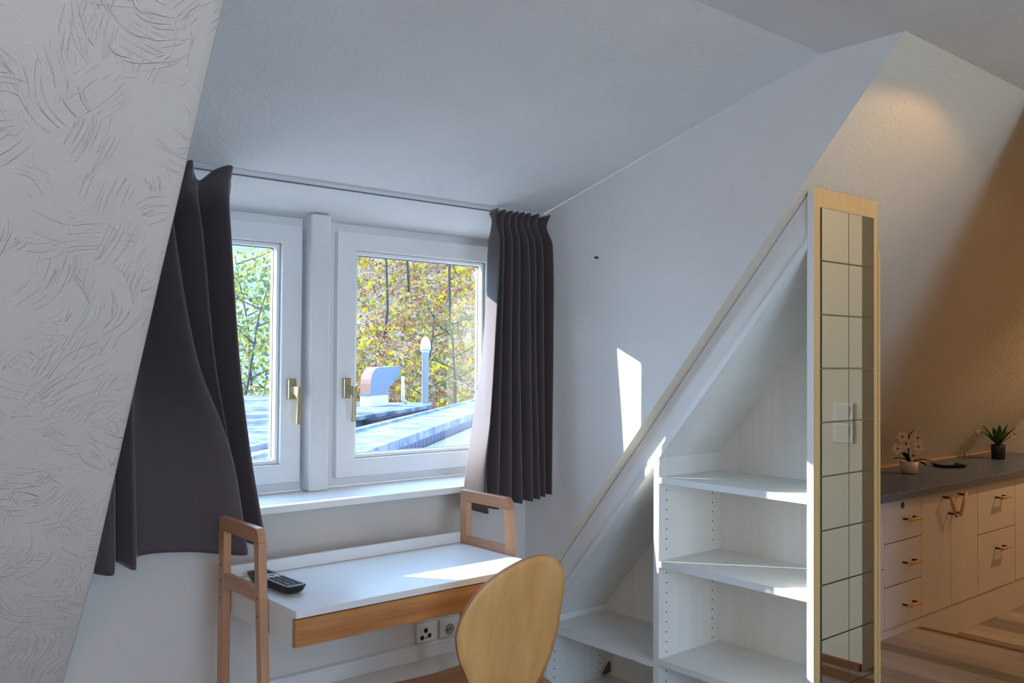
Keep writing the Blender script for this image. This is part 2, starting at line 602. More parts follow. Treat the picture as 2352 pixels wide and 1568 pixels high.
m = MB()
for (x0, y0), (x1, y1) in zip(edgeL, edgeL[1:]):
    m.face([(x0, y0, zroof(y0)), (x1, y1, zroof(y1)), (x1, y1, zdorm(y1) + 0.002), (x0, y0, zdorm(y0) + 0.002)])
m.face([(0.623, YK, 0.3), (0.623, 2.80, 0.3), (0.623, 2.80, zdorm(2.8)), (0.623, YK, zdorm(YK))])
struct(m.build('wall_cheek_left', MAT['cheek']))
m = MB()
m.face([(XC, Y0, ZC), (XC, 1.318, ZC), (XC, YK, zdorm(YK)), (XC, YK, zroof(YK))])
m.face([(XC, YK, 0.5), (XC + 0.04, YK, 0.5), (XC + 0.04, YK, zdorm(YK)), (XC, YK, zdorm(YK))])
m.face([(XC + 0.04, YK, 0.5), (XC + 0.04, 2.80, 0.5), (XC + 0.04, 2.80, zdorm(2.8)), (XC + 0.04, YK, zdorm(YK))])
struct(m.build('wall_cheek_right', MAT['cheek']))

m = MB()
m.face([(0.623, YK, 0), (XC, YK, 0), (XC, YK, 0.905), (0.623, YK, 0.905)])
m.face([(XL, YK, 0), (0.623, YK, 0), (0.623, YK, zroof(YK)), (XL, YK, zroof(YK))])
m.face([(XC, YK, 0), (XR, YK, 0), (XR, YK, zroof(YK)), (XC, YK, zroof(YK))])
struct(m.build('wall_knee', MAT['wall']))

m = MB()
m.face([(XL, YB, 0), (XL, YK, 0), (XL, YK, zroof(YK)), (XL, Y0, ZC), (XL, YB, ZC)])
struct(m.build('wall_left', MAT['wall']))
m = MB()
m.face([(XR, YB, 0), (XR, YK, 0), (XR, YK, zroof(YK)), (XR, Y0, ZC), (XR, YB, ZC)])
struct(m.build('wall_right', MAT['wall']))
# rear wall; its window opening is made up to admit the rear fill
m = MB()
bx0, bx1, bz0, bz1 = -0.7, 1.3, 0.85, 2.05
m.face([(XL, YB, 0), (XR, YB, 0), (XR, YB, bz0), (XL, YB, bz0)])
m.face([(XL, YB, bz1), (XR, YB, bz1), (XR, YB, ZC), (XL, YB, ZC)])
m.face([(XL, YB, bz0), (bx0, YB, bz0), (bx0, YB, bz1), (XL, YB, bz1)])
m.face([(bx1, YB, bz0), (XR, YB, bz0), (XR, YB, bz1), (bx1, YB, bz1)])
struct(m.build('wall_back', MAT['wall']))
# partition between room and kitchen (reflected in the mirror tiles)
m = MB()
m.box(XP, XP + 0.1, YB, 1.085, 0.26, ZC)
struct(m.build('wall_partition', plain('warm_wall_paint', (0.80, 0.72, 0.55, 1), 0.8)))
m = MB()
m.box(XP - 0.018, XP, YB, 1.083, 0.26, 0.285)
struct(m.build('baseboard_partition', MAT['brown_trim']))

m = MB()
m.box(XL, 2.985, YB, YK, -0.1, 0.0)
struct(m.build('floor', MAT['floor']))
m = MB()
m.box(2.985, 3.735, YB, YK, -0.1, 0.26)
struct(m.build('floor_platform', MAT['floor']))
m = MB()
m.box(3.735, XR, YB, YK, -0.1, 0.16)
struct(m.build('floor_kitchen', MAT['floor']))
m = MB()
m.box(2.965, 2.985, YB, 1.765, 0.235, 0.262)
struct(m.build('trim_1', MAT['brown_trim']))
m = MB()
m.box(3.715, 3.737, YB, 1.765, 0.235, 0.263)
struct(m.build('trim_2', MAT['brown_trim']))

# ------------------------------------------------------------------ windows
ZS = 0.924
def window(name, x0, x1, z0, z1, fx0, fx1, handle_x, label):
    root = thing(name, None, None, (0.5 * (x0 + x1), 2.72, z0))
    root['kind'] = 'structure'
    root['label'] = label
    f = MB(); f.ring((fx0, fx1, ZS, 1.83), (x0 + 0.018, x1 - 0.018, z0 + 0.018, z1 - 0.018), 2.722, 2.80)
    f.build('window_frame', MAT['upvc'], root, 0.003)
    s = MB()
    g = 0.071
    s.ring((x0, x1, z0, z1), (x0 + g, x1 - g, z0 + g - 0.01, z1 - g + 0.01), 2.695, 2.745)
    sash = s.build('sash', MAT['upvc'], root, 0.003)
    b = MB()
    gx0, gx1, gz0, gz1 = x0 + g, x1 - g, z0 + g - 0.01, z1 - g + 0.01
    b.ring((gx0, gx1, gz0, gz1), (gx0 + 0.014, gx1 - 0.014, gz0 + 0.014, gz1 - 0.014), 2.708, 2.735)
    b.build('glazing_bead', MAT['upvc'], root, 0.006)
    k = MB()
    k.ring((gx0 + 0.0135, gx1 - 0.0135, gz0 + 0.0135, gz1 - 0.0135), (gx0 + 0.0155, gx1 - 0.0155, gz0 + 0.0155, gz1 - 0.0155), 2.730, 2.745)
    k.build('gasket', MAT['black_gasket'], root)
    p = MB(); p.box(gx0 + 0.005, gx1 - 0.005, 2.736, 2.738, gz0 + 0.005, gz1 - 0.005)
    p.build('window_pane', MAT['glass'], root)
    # handle: rosette and lever
    hz = 1.258
    h = MB(); h.box(handle_x - 0.015, handle_x + 0.015, 2.684, 2.695, hz - 0.034, hz + 0.034)
    hb = h.build('handle', MAT['metal_tan'], root, 0.003)
    l = MB()
    l.prism([(handle_x - 0.007, 2.686, hz + 0.010), (handle_x - 0.007, 2.686, hz - 0.012), (handle_x - 0.007, 2.656, hz - 0.018), (handle_x - 0.007, 2.638, hz - 0.03),
             (handle_x - 0.007, 2.648, hz - 0.112), (handle_x - 0.007, 2.638, hz - 0.112), (handle_x - 0.007, 2.633, hz + 0.008)], (0.014, 0, 0))
    l.build('lever', MAT['metal_tan'], hb, 0.002)
    return root


window('window_1', 0.668, 1.381, 0.955, 1.791, 0.60, 1.445, 1.3455, 'left white casement window beside the dark left curtain')
window('window_2', 1.513, 2.226, 0.955, 1.791, 1.46, 2.27, 1.5485, 'right white casement window showing copper cowl and flue outside')
m = MB()
m.box(1.394, 1.464, 2.655, 2.85, ZS, 1.832)
struct(m.build('pillar_window', MAT['plaster'], None, 0.008, segs=3))
m = MB()
m.box(0.58, XC - 0.004, 2.465, 2.724, ZS - 0.022, ZS)
struct(m.build('trim_windowsill', MAT['sill'], None, 0.003))
m = MB()
m.box(0.60, 2.30, 2.79, 2.95, 0.86, ZS)
struct(m.build('trim_outer_sill', MAT['sill']))

# ------------------------------------------------------------------ curtain rail and curtains
rail = thing('curtain_rail', 'thin pale aluminium curtain rail across the dormer ceiling above the window', 'curtain rail', (1.4, 2.459, zdorm(2.459)))
m = MB()
zt = zdorm(2.445)
m.prism([(0.622, 2.444, zdorm(2.444)), (0.622, 2.474, zdorm(2.474)), (0.622, 2.474, zdorm(2.474) - 0.006), (0.622, 2.468, zdorm(2.474) - 0.009),
         (0.622, 2.450, zdorm(2.450) - 0.009), (0.622, 2.444, zdorm(2.444) - 0.006)], (1.60, 0, 0))
m.build('rail_profile', MAT['alu'], rail)
m = MB()
m.box(0.622, 2.222, 2.456, 2.462, zdorm(2.459) - 0.0115, zdorm(2.459) - 0.008)
m.build('rail_slot', MAT['black_gasket'], rail)


def catmull(pts, n):
    out = []
    m_ = len(pts)
    for i in range(n):
        t = i / (n - 1) * (m_ - 1)
        k = min(int(t), m_ - 2)
        u = t - k
        p0, p1, p2, p3 = pts[max(k - 1, 0)], pts[k], pts[k + 1], pts[min(k + 2, m_ - 1)]
        q = []
        for a, b, c, d in zip(p0, p1, p2, p3):
            q.append(0.5 * (2 * b + (c - a) * u + (2 * a - 5 * b + 4 * c - d) * u * u + (3 * b - a - 3 * c + d) * u ** 3))
        out.append(q)
    return out


def cloth(levels, nu, nv):
    """levels: list of (t, profile[(x,y,z)...]) from top to bottom, equal point counts"""
    profs = [(t, catmull(p, nu)) for t, p in levels]
    ts = [t for t, _ in profs]
    grid = []
    for j in range(nv):
        v = j / (nv - 1)
        row = []
        for i in range(nu):
            ctrl = [p[i] for _, p in profs]
            # interpolate with a smooth monotone blend
            k = max(q for q in range(len(ts) - 1) if ts[q] <= v + 1e-9)
            u = (v - ts[k]) / (ts[k + 1] - ts[k])
            def tang(a):
                if a == 0: return [(ctrl[1][c] - ctrl[0][c]) / (ts[1] - ts[0]) for c in range(3)]
                if a == len(ts) - 1: return [(ctrl[-1][c] - ctrl[-2][c]) / (ts[-1] - ts[-2]) for c in range(3)]
                return [(ctrl[a + 1][c] - ctrl[a - 1][c]) / (ts[a + 1] - ts[a - 1]) for c in range(3)]
            m0, m1 = tang(k), tang(k + 1)
            dt = ts[k + 1] - ts[k]
            h00, h10, h01, h11 = 2 * u ** 3 - 3 * u ** 2 + 1, u ** 3 - 2 * u ** 2 + u, -2 * u ** 3 + 3 * u ** 2, u ** 3 - u ** 2
            row.append([h00 * ctrl[k][c] + h10 * dt * m0[c] + h01 * ctrl[k + 1][c] + h11 * dt * m1[c] for c in range(3)])
        grid.append(row)
    mb = MB()
    vs = [p for r_ in grid for p in r_]
    fs = [(j * nu + i, j * nu + i + 1, (j + 1) * nu + i + 1, (j + 1) * nu + i) for j in range(nv - 1) for i in range(nu - 1)]
    mb.raw(vs, fs, 0, True)
    return mb


def solid(o, t):
    s = o.modifiers.new('thickness', 'SOLIDIFY')
    s.thickness = t; s.offset = 0
    return o


TZ = zdorm(2.459)
# right curtain: (x, y) of ridge / valley at three heights
def prof(xs, ys, zs):
    return [(x, y, z) for x, y, z in zip(xs, ys, zs)]
n = 16
xr_top = [1.985, 1.988, 2.004, 2.022, 2.036, 2.052, 2.066, 2.080, 2.092, 2.106, 2.118, 2.134, 2.150, 2.170, 2.190, 2.216]
yr_top = [2.470, 2.425, 2.468, 2.424, 2.468, 2.422, 2.468, 2.422, 2.468, 2.420, 2.468, 2.418, 2.468, 2.412, 2.468, 2.400]
zr_top = [TZ - (.016 if k % 2 == 0 else .004) for k in range(16)]
xr_mid = [1.985, 1.982, 1.982, 2.004, 2.020, 2.040, 2.056, 2.074, 2.092, 2.114, 2.126, 2.142, 2.156, 2.176, 2.194, 2.218]
yr_mid = [2.470, 2.406, 2.470, 2.410, 2.475, 2.408, 2.475, 2.408, 2.475, 2.405, 2.475, 2.402, 2.475, 2.400, 2.470, 2.392]
x_m2 = [2.010, 1.957, 1.972, 1.986, 2.006, 2.030, 2.046, 2.068, 2.090, 2.118, 2.128, 2.143, 2.158, 2.178, 2.196, 2.219]
y_m2 = [2.530, 2.396, 2.462, 2.398, 2.475, 2.398, 2.475, 2.398, 2.475, 2.396, 2.470, 2.396, 2.470, 2.394, 2.470, 2.386]
xr_bot = [1.858, 1.910, 1.932, 1.968, 1.990, 2.026, 2.046, 2.078, 2.098, 2.124, 2.136, 2.158, 2.168, 2.184, 2.196, 2.214]
yr_bot = [2.452, 2.372, 2.445, 2.386, 2.452, 2.388, 2.452, 2.390, 2.452, 2.386, 2.450, 2.386, 2.450, 2.386, 2.450, 2.384]
zb = [0.858, 0.838, 0.850, 0.846, 0.856, 0.850, 0.860, 0.854, 0.862, 0.858, 0.866, 0.862, 0.870, 0.868, 0.874, 0.874]
mid1 = [(x, y, TZ - 0.12) for x, y in zip(xr_mid, yr_mid)]
mid2 = [(x, y, 1.42) for x, y in zip(x_m2, y_m2)]
lerp = lambda a, b, t: a + (b - a) * t
mid3 = [(lerp(a, b, .45), lerp(c, d, .45), 1.16) for a, b, c, d in zip(x_m2, xr_bot, y_m2, yr_bot)]
mid3[0], mid3[1] = (1.966, 2.525, 1.16), (1.936, 2.394, 1.16)
mid4 = [(lerp(a, b, .8), lerp(c, d, .8), 0.985) for a, b, c, d in zip(x_m2, xr_bot, y_m2, yr_bot)]
mid4[0], mid4[1] = (1.890, 2.468, 0.985), (1.912, 2.388, 0.985)
cr = thing('curtain', 'narrow dark taupe curtain gathered in pleats, its left edge white with sun', 'curtain', (2.05, 2.43, 0.86), 'curtains at the dormer window')
pinch = [((2 * a[0] + b[0]) / 3, 2.442 + (a[1] - 2.442) * 0.45, TZ - 0.045) for a, b in zip(prof(xr_top, yr_top, zr_top), mid1)]
solid(cloth([(0, prof(xr_top, yr_top, zr_top)), (0.035, pinch), (0.12, mid1), (0.45, mid2), (0.7, mid3), (0.87, mid4), (1, prof(xr_bot, yr_bot, zb))], 241, 90).build('curtain_panel', MAT['fabric'], cr), 0.003)

# left curtain: wide panel, swept towards the lower left
#          edge   R1     v      R2     v      wide   R3     deep   fill   R4     deep   fill   R5     return
xl_top = [0.640, 0.665, 0.690, 0.715, 0.750, 0.800, 0.850, 0.872, 0.896, 0.918, 0.945, 0.975, 1.008, 1.032]
yl_top = [2.470, 2.415, 2.470, 2.415, 2.470, 2.430, 2.402, 2.462, 2.392, 2.435, 2.472, 2.420, 2.388, 2.458]
zl_top = [TZ - q for q in (.004, .004, .010, .004, .010, .006, .004, .014, .003, .018, .042, .012, .003, .026)]
xl_up = [0.638, 0.675, 0.700, 0.728, 0.760, 0.805, 0.853, 0.864, 0.900, 0.932, 0.944, 0.975, 1.008, 1.024]
yl_up = [2.480, 2.410, 2.510, 2.410, 2.530, 2.510, 2.395, 2.540, 2.510, 2.400, 2.550, 2.520, 2.398, 2.470]
xl_mid = [0.638, 0.700, 0.724, 0.750, 0.782, 0.845, 0.913, 0.924, 0.945, 0.970, 0.984, 1.010, 1.040, 1.056]
yl_mid = [2.480, 2.400, 2.520, 2.400, 2.525, 2.480, 2.382, 2.530, 2.500, 2.400, 2.540, 2.500, 2.405, 2.470]
xl_low = [0.638, 0.706, 0.730, 0.757, 0.788, 0.890, 1.005, 1.012, 1.016, 1.026, 1.036, 1.052, 1.076, 1.092]
yl_low = [2.460, 2.395, 2.468, 2.392, 2.470, 2.440, 2.376, 2.468, 2.462, 2.420, 2.480, 2.455, 2.405, 2.460]
xl_bot = [0.640, 0.708, 0.734, 0.763, 0.796, 0.915, 1.052, 1.064, 1.066, 1.074, 1.086, 1.100, 1.126, 1.140]
yl_bot = [2.448, 2.388, 2.450, 2.386, 2.446, 2.422, 2.368, 2.440, 2.445, 2.425, 2.450, 2.440, 2.400, 2.440]
zlb = [0.822, 0.808, 0.828, 0.814, 0.836, 0.834, 0.816, 0.830, 0.826, 0.832, 0.836, 0.830, 0.822, 0.832]
n = 14
cl = thing('curtain', 'wide dark taupe curtain flaring to a broad fold beside the sloping wall', 'curtain', (0.9, 2.43, 0.82), 'curtains at the dormer window')
pinch = [((2 * a + b) / 3, 2.440 + (c - 2.440) * 0.4, TZ - 0.05) for a, b, c in zip(xl_top, xl_up, yl_top)]
solid(cloth([(0, prof(xl_top, yl_top, zl_top)), (0.04, pinch), (0.17, prof(xl_up, yl_up, [1.70] * n)), (0.49, prof(xl_mid, yl_mid, [1.36] * n)), (0.74, prof(xl_low, yl_low, [1.10] * n)),
             (1, prof(xl_bot, yl_bot, zlb))], 211, 90).build('curtain_panel', MAT['fabric'], cl), 0.003)

# ------------------------------------------------------------------ desk
ZD = 0.755
dk = thing('writing_desk', 'white desk with pale bamboo side frames and a bamboo drawer under the window', 'desk', (1.41, 2.2, 0))
m = MB(); m.box(1.006, 1.800, 1.974, 2.392, ZD - 0.018, ZD)
m.build('desktop', MAT['laminate'], dk, 0.0015)
m = MB(); m.box(1.006, 1.800, 2.377, 2.392, ZD + 0.0005, ZD + 0.034)
m.build('back_ledge', MAT['laminate'], dk, 0.0015)
m = MB()
m.box(1.006, 1.020, 1.990, 2.377, 0.669, ZD - 0.018)
m.box(1.786, 1.800, 1.990, 2.377, 0.669, ZD - 0.018)
m.box(1.020, 1.786, 2.363, 2.377, 0.669, ZD - 0.018)
m.box(1.020, 1.786, 1.990, 2.363, 0.669, 0.675)
m.build('drawer_case', MAT['laminate'], dk)
m = MB(); m.box(1.004, 1.800, 1.973, 1.990, 0.668, ZD - 0.0205)
m.build('drawer', MAT['bamboo_x'], dk, 0.001)


def side_frame(xo, name, mirror):
    xa, xb = xo, xo + 0.022
    yf = lambda z: 2.135 - (0.895 - z) * 0.082       # front face of the raked front leg
    fr = MB()
    # top bar with rounded front corner
    top = [(2.384, 0.893), (2.384, 0.929)]
    cy, cz, rr = yf(0.90) + 0.024, 0.929 - 0.024, 0.024
    for k in range(0, 7):
        a = R(90 + 15 * k)
        top.append((cy + rr * math.cos(a), cz + rr * math.sin(a)))
    top += [(yf(0.89), 0.893)]
    fr.prism([(xa, y, z) for y, z in top], (xb - xa, 0, 0))
    fo = fr.build('side_frame', MAT['bamboo_y'], dk, 0.0015)
    l = MB(); l.prism([(xa, yf(0.893), 0.893), (xa, yf(0.893) + 0.028, 0.893), (xa, yf(0) + 0.028, 0), (xa, yf(0), 0)], (xb - xa, 0, 0))
    l.build('leg', MAT['bamboo_z'], dk, 0.0015)
    l = MB(); l.box(xa, xb, 2.350, 2.384, 0, 0.893)
    l.build('leg', MAT['bamboo_z'], dk, 0.0015)
    l = MB(); l.box(xa + 0.001, xb - 0.001, yf(0.76) + 0.028, 2.350, 0.745, 0.779)
    l.build('rail', MAT['bamboo_y'], dk, 0.0015)
    smat = MAT.setdefault('screw', plain('brass_screw', srgb(120, 96, 56), 0.4, 0.6))
    xs = xa - 0.0006 if not mirror else xb + 0.0006
    for (y, z) in ((yf(0.755) + 0.014, 0.757), (yf(0.712) + 0.014, 0.712), (2.367, 0.757), (2.367, 0.712), (2.367, 0.80)):
        sc = MB()
        ring_ = [(xs, y + 0.004 * math.cos(a), z + 0.004 * math.sin(a)) for a in [k * math.pi / 6 for k in range(12)]]
        sc.prism(ring_, (0.002 if not mirror else -0.002, 0, 0))
        sc.build('screw', smat, fo)


side_frame(0.982, 'left', False)
side_frame(1.802, 'right', True)

# remote control
rc = thing('remote_control', 'black TV remote control lying on the white desktop', 'remote control', (1.075, 2.22, ZD))
rm = Matrix.Translation((1.075, 2.228, ZD)) @ Matrix.Rotation(R(2), 4, 'Z')
def tf(mb, mat):
    mb.v = [tuple(mat @ Vector(p)) for p in mb.v]
    return mb
def rrect(w, h, r_, z, sx=1.0, sy=1.0):
    o = []
    for cx, cy, a0 in ((w - r_, h - r_, 0), (-w + r_, h - r_, 90), (-w + r_, -h + r_, 180), (w - r_, -h + r_, 270)):
        for k in range(5):
            a = R(a0 + 22.5 * k)
            o.append(((cx + r_ * math.cos(a)) * sx, (cy + r_ * math.sin(a)) * sy, z))
    return o
m = MB()
levels = [rrect(0.020, 0.100, 0.012, 0.001), rrect(0.025, 0.108, 0.012, 0.006), rrect(0.0285, 0.116, 0.010, 0.021), rrect(0.028, 0.1155, 0.010, 0.0225)]
nn_ = len(levels[0])
for a, b in zip(levels, levels[1:]):
    m.raw(a + b, [(i, (i + 1) % nn_, (i + 1) % nn_ + nn_, i + nn_) for i in range(nn_)], 0, True)
m.raw(levels[0], [tuple(reversed(range(nn_)))]); m.raw(levels[-1], [tuple(range(nn_))])
tf(m, rm).build('body', MAT['dark'], rc)
m = MB(); m.prism(rrect(0.0255, 0.076, 0.006, 0.0226), (0, 0, 0.0006))
m.v = [(x, y - 0.0355, z) for x, y, z in m.v]
tf(m, rm).build('face_plate', MAT['remote_face'], rc)
m = MB()
for row in range(9):
    for c in range(3 if row else 4):
        xx = (-0.015 + 0.015 * c) if row else (-0.018 + 0.012 * c)
        yy = -0.096 + row * 0.0115
        if row == 1 and c == 0: continue
        m.box(xx - 0.0045, xx + 0.0045, yy - 0.0032, yy + 0.0032, 0.0232, 0.0256)
for row in range(3):
    for c in range(3):
        xx, yy = -0.014 + 0.014 * c, 0.062 + row * 0.016
        m.box(xx - 0.005, xx + 0.005, yy - 0.003, yy + 0.003, 0.0226, 0.0246)
tf(m, rm).build('buttons', MAT['key'], rc, 0.0008)
m = MB(); m.box(-0.0195, -0.0105, -0.0877, -0.0813, 0.0232, 0.0257)
tf(m, rm).build('power_button', MAT['red'], rc, 0.0008)
m = MB(); m.lathe((0, 0.026, 0.0232), [(0.009, 0.0), (0.0095, 0.002), (0.013, 0.003), (0.0175, 0.002), (0.018, 0.0)], 28)
tf(m, rm).build('navigation_ring', MAT['ring'], rc)

# ------------------------------------------------------------------ plywood chair
ch = thing('plywood_chair', 'golden plywood chair with an egg-shaped back pushed up to the desk', 'chair', (1.55, 1.98, 0))
OUT = [(0.0561, 0.2298), (0.089, 0.2191), (0.1222, 0.1937), (0.1395, 0.1716), (0.148, 0.1458), (0.153, 0.0982), (0.1535, 0.0411), (0.1519, -0.0135), (0.1435, -0.0668),
       (0.1251, -0.1179), (0.108, -0.150), (0.088, -0.172), (0.05, -0.186), (-0.02, -0.189), (-0.07, -0.180), (-0.107, -0.155), (-0.1416, -0.0823), (-0.1744, -0.0239), (-0.1887, 0.0136),
       (-0.1961, 0.0425), (-0.1965, 0.0607), (-0.1906, 0.0889), (-0.1773, 0.1202), (-0.156, 0.1524), (-0.1304, 0.1775), (-0.098, 0.1973), (-0.0587, 0.2141), (-0.0177, 0.2265), (0.0256, 0.2319)]
def shell(out, place, thick, name, mats, parent, rings=10):
    """closed outline filled with rings towards its centre; place(u, v, w) -> point, w = offset through the thickness"""
    o = catmull(out + [out[0]], 97)[:-1]
    cu = sum(p[0] for p in o) / len(o); cv = sum(p[1] for p in o) / len(o)
    k = len(o)
    mb = MB()
    for w, flip in ((0.0, False), (thick, True)):
        vs = []
        for j in range(rings):
            s_ = 1 - j / rings
            for (a, b) in o:
                vs.append(place(cu + (a - cu) * s_, cv + (b - cv) * s_, w))
        vs.append(place(cu, cv, w))
        fs = []
        for j in range(rings - 1):
            for i in range(k):
                i2 = (i + 1) % k
                f = (j * k + i, j * k + i2, (j + 1) * k + i2, (j + 1) * k + i)
                fs.append(tuple(reversed(f)) if flip else f)
        for i in range(k):
            f = ((rings - 1) * k + i, (rings - 1) * k + (i + 1) % k, rings * k)
            fs.append(tuple(reversed(f)) if flip else f)
        mb.raw(vs, fs, 0, True)
    vs = [place(a, b, 0.0) for a, b in o] + [place(a, b, thick) for a, b in o]
    mb.raw(vs, [(i, i + k, (i + 1) % k + k, (i + 1) % k) for i in range(k)], 1, False)
    return mb.build(name, mats, parent)
rec = R(-12)
vv = Vector((0, -0.20791, 0.97815)); nn2 = Vector((0, -0.97815, -0.20791))
def back_pt(u, v, w):
    bend = 0.25 * u * u + 0.10 * max(0, -v - 0.10)
    return Vector((1.55, 1.80, 0.62)) + Vector((u, 0, 0)) + vv * v - nn2 * (bend + w)
shell(OUT, back_pt, 0.0095, 'backrest', [MAT['ply'], MAT['ply_edge']], ch)
SEAT = [(-0.14, 1.80), (-0.18, 1.86), (-0.195, 1.95), (-0.195, 2.08), (-0.175, 2.16), (-0.12, 2.19), (0, 2.197), (0.12, 2.19), (0.175, 2.16), (0.195, 2.08), (0.195, 1.95), (0.18, 1.86), (0.14, 1.80), (0, 1.79)]
def seat_pt(u, v, w):
    zz = 0.445 + 0.05 * (u / 0.2) ** 2 * 0.3 + (0.018 * max(0, (v - 2.05) / 0.15) ** 2 * -1.0) - w
    return Vector((1.55 + u, v, zz))
shell(SEAT, seat_pt, 0.011, 'seat', [MAT['seat_ply'], MAT['ply_edge']], ch)
for sx_ in (-1, 1):
    m = MB(); m.tube([(1.55 + sx_ * 0.13, 1.86, 0.433), (1.55 + sx_ * 0.17, 1.80, 0.40), (1.55 + sx_ * 0.20, 1.72, 0.0)], 0.010, 12)
    m.build('leg', MAT['chrome'], ch)
    m = MB(); m.tube([(1.55 + sx_ * 0.13, 2.08, 0.433), (1.55 + sx_ * 0.17, 2.13, 0.40), (1.55 + sx_ * 0.20, 2.20, 0.0)], 0.010, 12)
    m.build('leg', MAT['chrome'], ch)
    m = MB(); m.tube([(1.55 + sx_ * 0.05, 2.0, 0.43), (1.55 + sx_ * 0.05, 1.87, 0.428), (1.55 + sx_ * 0.05, 1.84, 0.45), (1.55 + sx_ * 0.05, 1.845, 0.52)], 0.009, 10)
    m.build('back_support', MAT['chrome'], ch)
m = MB(); m.tube([(1.42, 1.86, 0.431), (1.42, 2.08, 0.431), (1.68, 2.08, 0.431), (1.68, 1.86, 0.431), (1.42, 1.86, 0.431)], 0.009, 10)
m.build('seat_frame', MAT['chrome'], ch)

# ------------------------------------------------------------------ knee wall: trunking, sockets
tr = thing('cable_trunking', 'long white cable trunking along the low wall under the desk', 'cable trunking', (1.4, YK, 0.36))
m = MB(); m.box(0.70, 2.15, YK - 0.022, YK - 0.0005, 0.346, 0.386); m.build('duct', MAT['laminate'], tr, 0.002)
m = MB(); m.box(0.70, 2.15, YK - 0.025, YK - 0.0015, 0.3863, 0.397); m.build('cover_lip', MAT['laminate'], tr, 0.002)


def socket(x, label, kind):
    s = thing('wall_socket', label, 'socket', (x, YK, 0.43), 'sockets under the desk')
    m = MB(); m.box(x - 0.041, x + 0.041, YK - 0.010, YK - 0.0005, 0.3975, 0.462); m.build('cover_plate', MAT['socket'], s, 0.004)
    yp = YK - 0.0105
    zc = 0.423
    if kind == 0:
        for dx, dz, r_ in ((-0.005, 0.014, 0.0085), (-0.020, -0.008, 0.008), (0.010, -0.005, 0.008), (-0.004, -0.010, 0.003)):
            m = MB()
            m.prism([(x + dx + r_ * math.cos(a), yp, zc + dz + r_ * math.sin(a)) for a in [k * math.pi / 9 for k in range(18)]], (0, 0.003, 0))
            m.build('contact_hole', MAT['dark'], s)
    else:
        m = MB(); m.prism([(x + 0.020 * math.cos(a), yp - 0.0002, zc + 0.020 * math.sin(a)) for a in [k * math.pi / 14 for k in range(28)]], (0, 0.003, 0))
        d = m.build('recess', MAT['socket_in'], s)
        for dx, dz, r_ in ((-0.010, -0.001, 0.0035), (0.001, 0.001, 0.0035)):
            m = MB()
            m.prism([(x + dx + r_ * math.cos(a), yp - 0.0008, zc + dz + r_ * math.sin(a)) for a in [k * math.pi / 6 for k in range(12)]], (0, 0.003, 0))
            m.build('contact_hole', MAT['dark'], d)


socket(1.776, 'white wall socket with three dark round holes above the trunking', 0)
socket(1.871, 'white wall socket with a round grey recess next to the chair back', 1)
m = MB(); m.lathe((0, 0, 0), [(0.003, 0.0), (0.003, 0.010), (0.0045, 0.0105), (0.0045, 0.012)], 10)
m.v = [(XC - z, 2.169 + y, 1.711 + x) for x, y, z in m.v]
tag(m.build('nail', MAT['dark']), 'tiny dark nail in the pale dormer side wall', 'nail')

# ------------------------------------------------------------------ shelf unit under the slope
XS, XSB = 2.267, 2.587
sh = thing('shelf_unit', 'white built-in shelf unit stepped under the sloping roof', 'shelf', (2.43, 1.9, 0))
def zst(y): return 1.043 - 1.18 * (y - 1.927)      # lower edge of the slanted top board


def holes(mb, x0, ypl, zs, sgn):
    for xx in (x0 + 0.037, x0 + 0.28):
        for z in zs:
            mb.raw([(xx + 0.0027 * math.cos(a), ypl + sgn * 0.0006, z + 0.0027 * math.sin(a)) for a in [k * math.pi / 5 for k in range(10)]], [tuple(range(10))], 1)


m = MB()
m.prism([(XS, 1.371, 0), (XS, 1.371, zroof(1.371) - 0.012), (XS, 1.390, zroof(1.390) - 0.012), (XS, 1.390, 0)], (0.353, 0, 0))
ep = m.build('end_panel', MAT['maple'], sh)
m = MB(); m.box(XS - 0.0012, XS + 0.0005, 1.371, 1.390, 0, zroof(1.371) - 0.012)
m.build('edge_band', MAT['ash_edge'], ep)
m = MB(); m.box(2.6205, 2.630, 1.366, 1.392, 0, 1.70)
m.build('edge_strip', MAT['maple'], ep)
m = MB(); m.box(XS, XSB + 0.03, 1.3905, 1.3925, 0, zst(1.3925))
m.build('inner_lining', MAT['ash'], ep)
m = MB()
m.prism([(XS, 1.928, 0), (XS, 1.928, zst(1.928)), (XS, 1.950, zst(1.950)), (XS, 1.950, 0)], (XSB - XS, 0, 0))
holes(m, XS, 1.928, [0.935 - 0.032 * k for k in range(7)] + [0.665 - 0.032 * k for k in range(9)] + [0.345 - 0.032 * k for k in range(9)], -1)
dp = m.build('divider_panel', [MAT['ash'], MAT['hole']], sh, merge=False)
m = MB(); m.box(XS - 0.0012, XS + 0.0005, 1.928, 1.950, 0, zst(1.950))
m.build('edge_band', MAT['ash_edge'], dp)
m = MB()
m.box(XS, XSB, 2.462, 2.482, 0, 0.372)
holes(m, XS, 2.462, [0.34 - 0.032 * k for k in range(9)], -1)
m.build('side_panel', [MAT['ash'], MAT['hole']], sh, merge=False)
m = MB()
m.prism([(XSB, 1.390, 0), (XSB, 2.482, 0), (XSB, 2.482, zst(2.482)), (XSB, 1.390, zst(1.39))], (0.012, 0, 0))
m.build('back_panel', MAT['ash'], sh)
m = MB()
nx = 0.0297
m.prism([(XS, 1.3925, zst(1.3925)), (XS, 2.482, zst(2.482)), (XS, 2.482, zst(2.482) + nx), (XS, 1.3925, zst(1.3925) + nx)], (XSB - XS, 0, 0))
stp = m.build('slanted_top', MAT['ash'], sh)
m = MB()
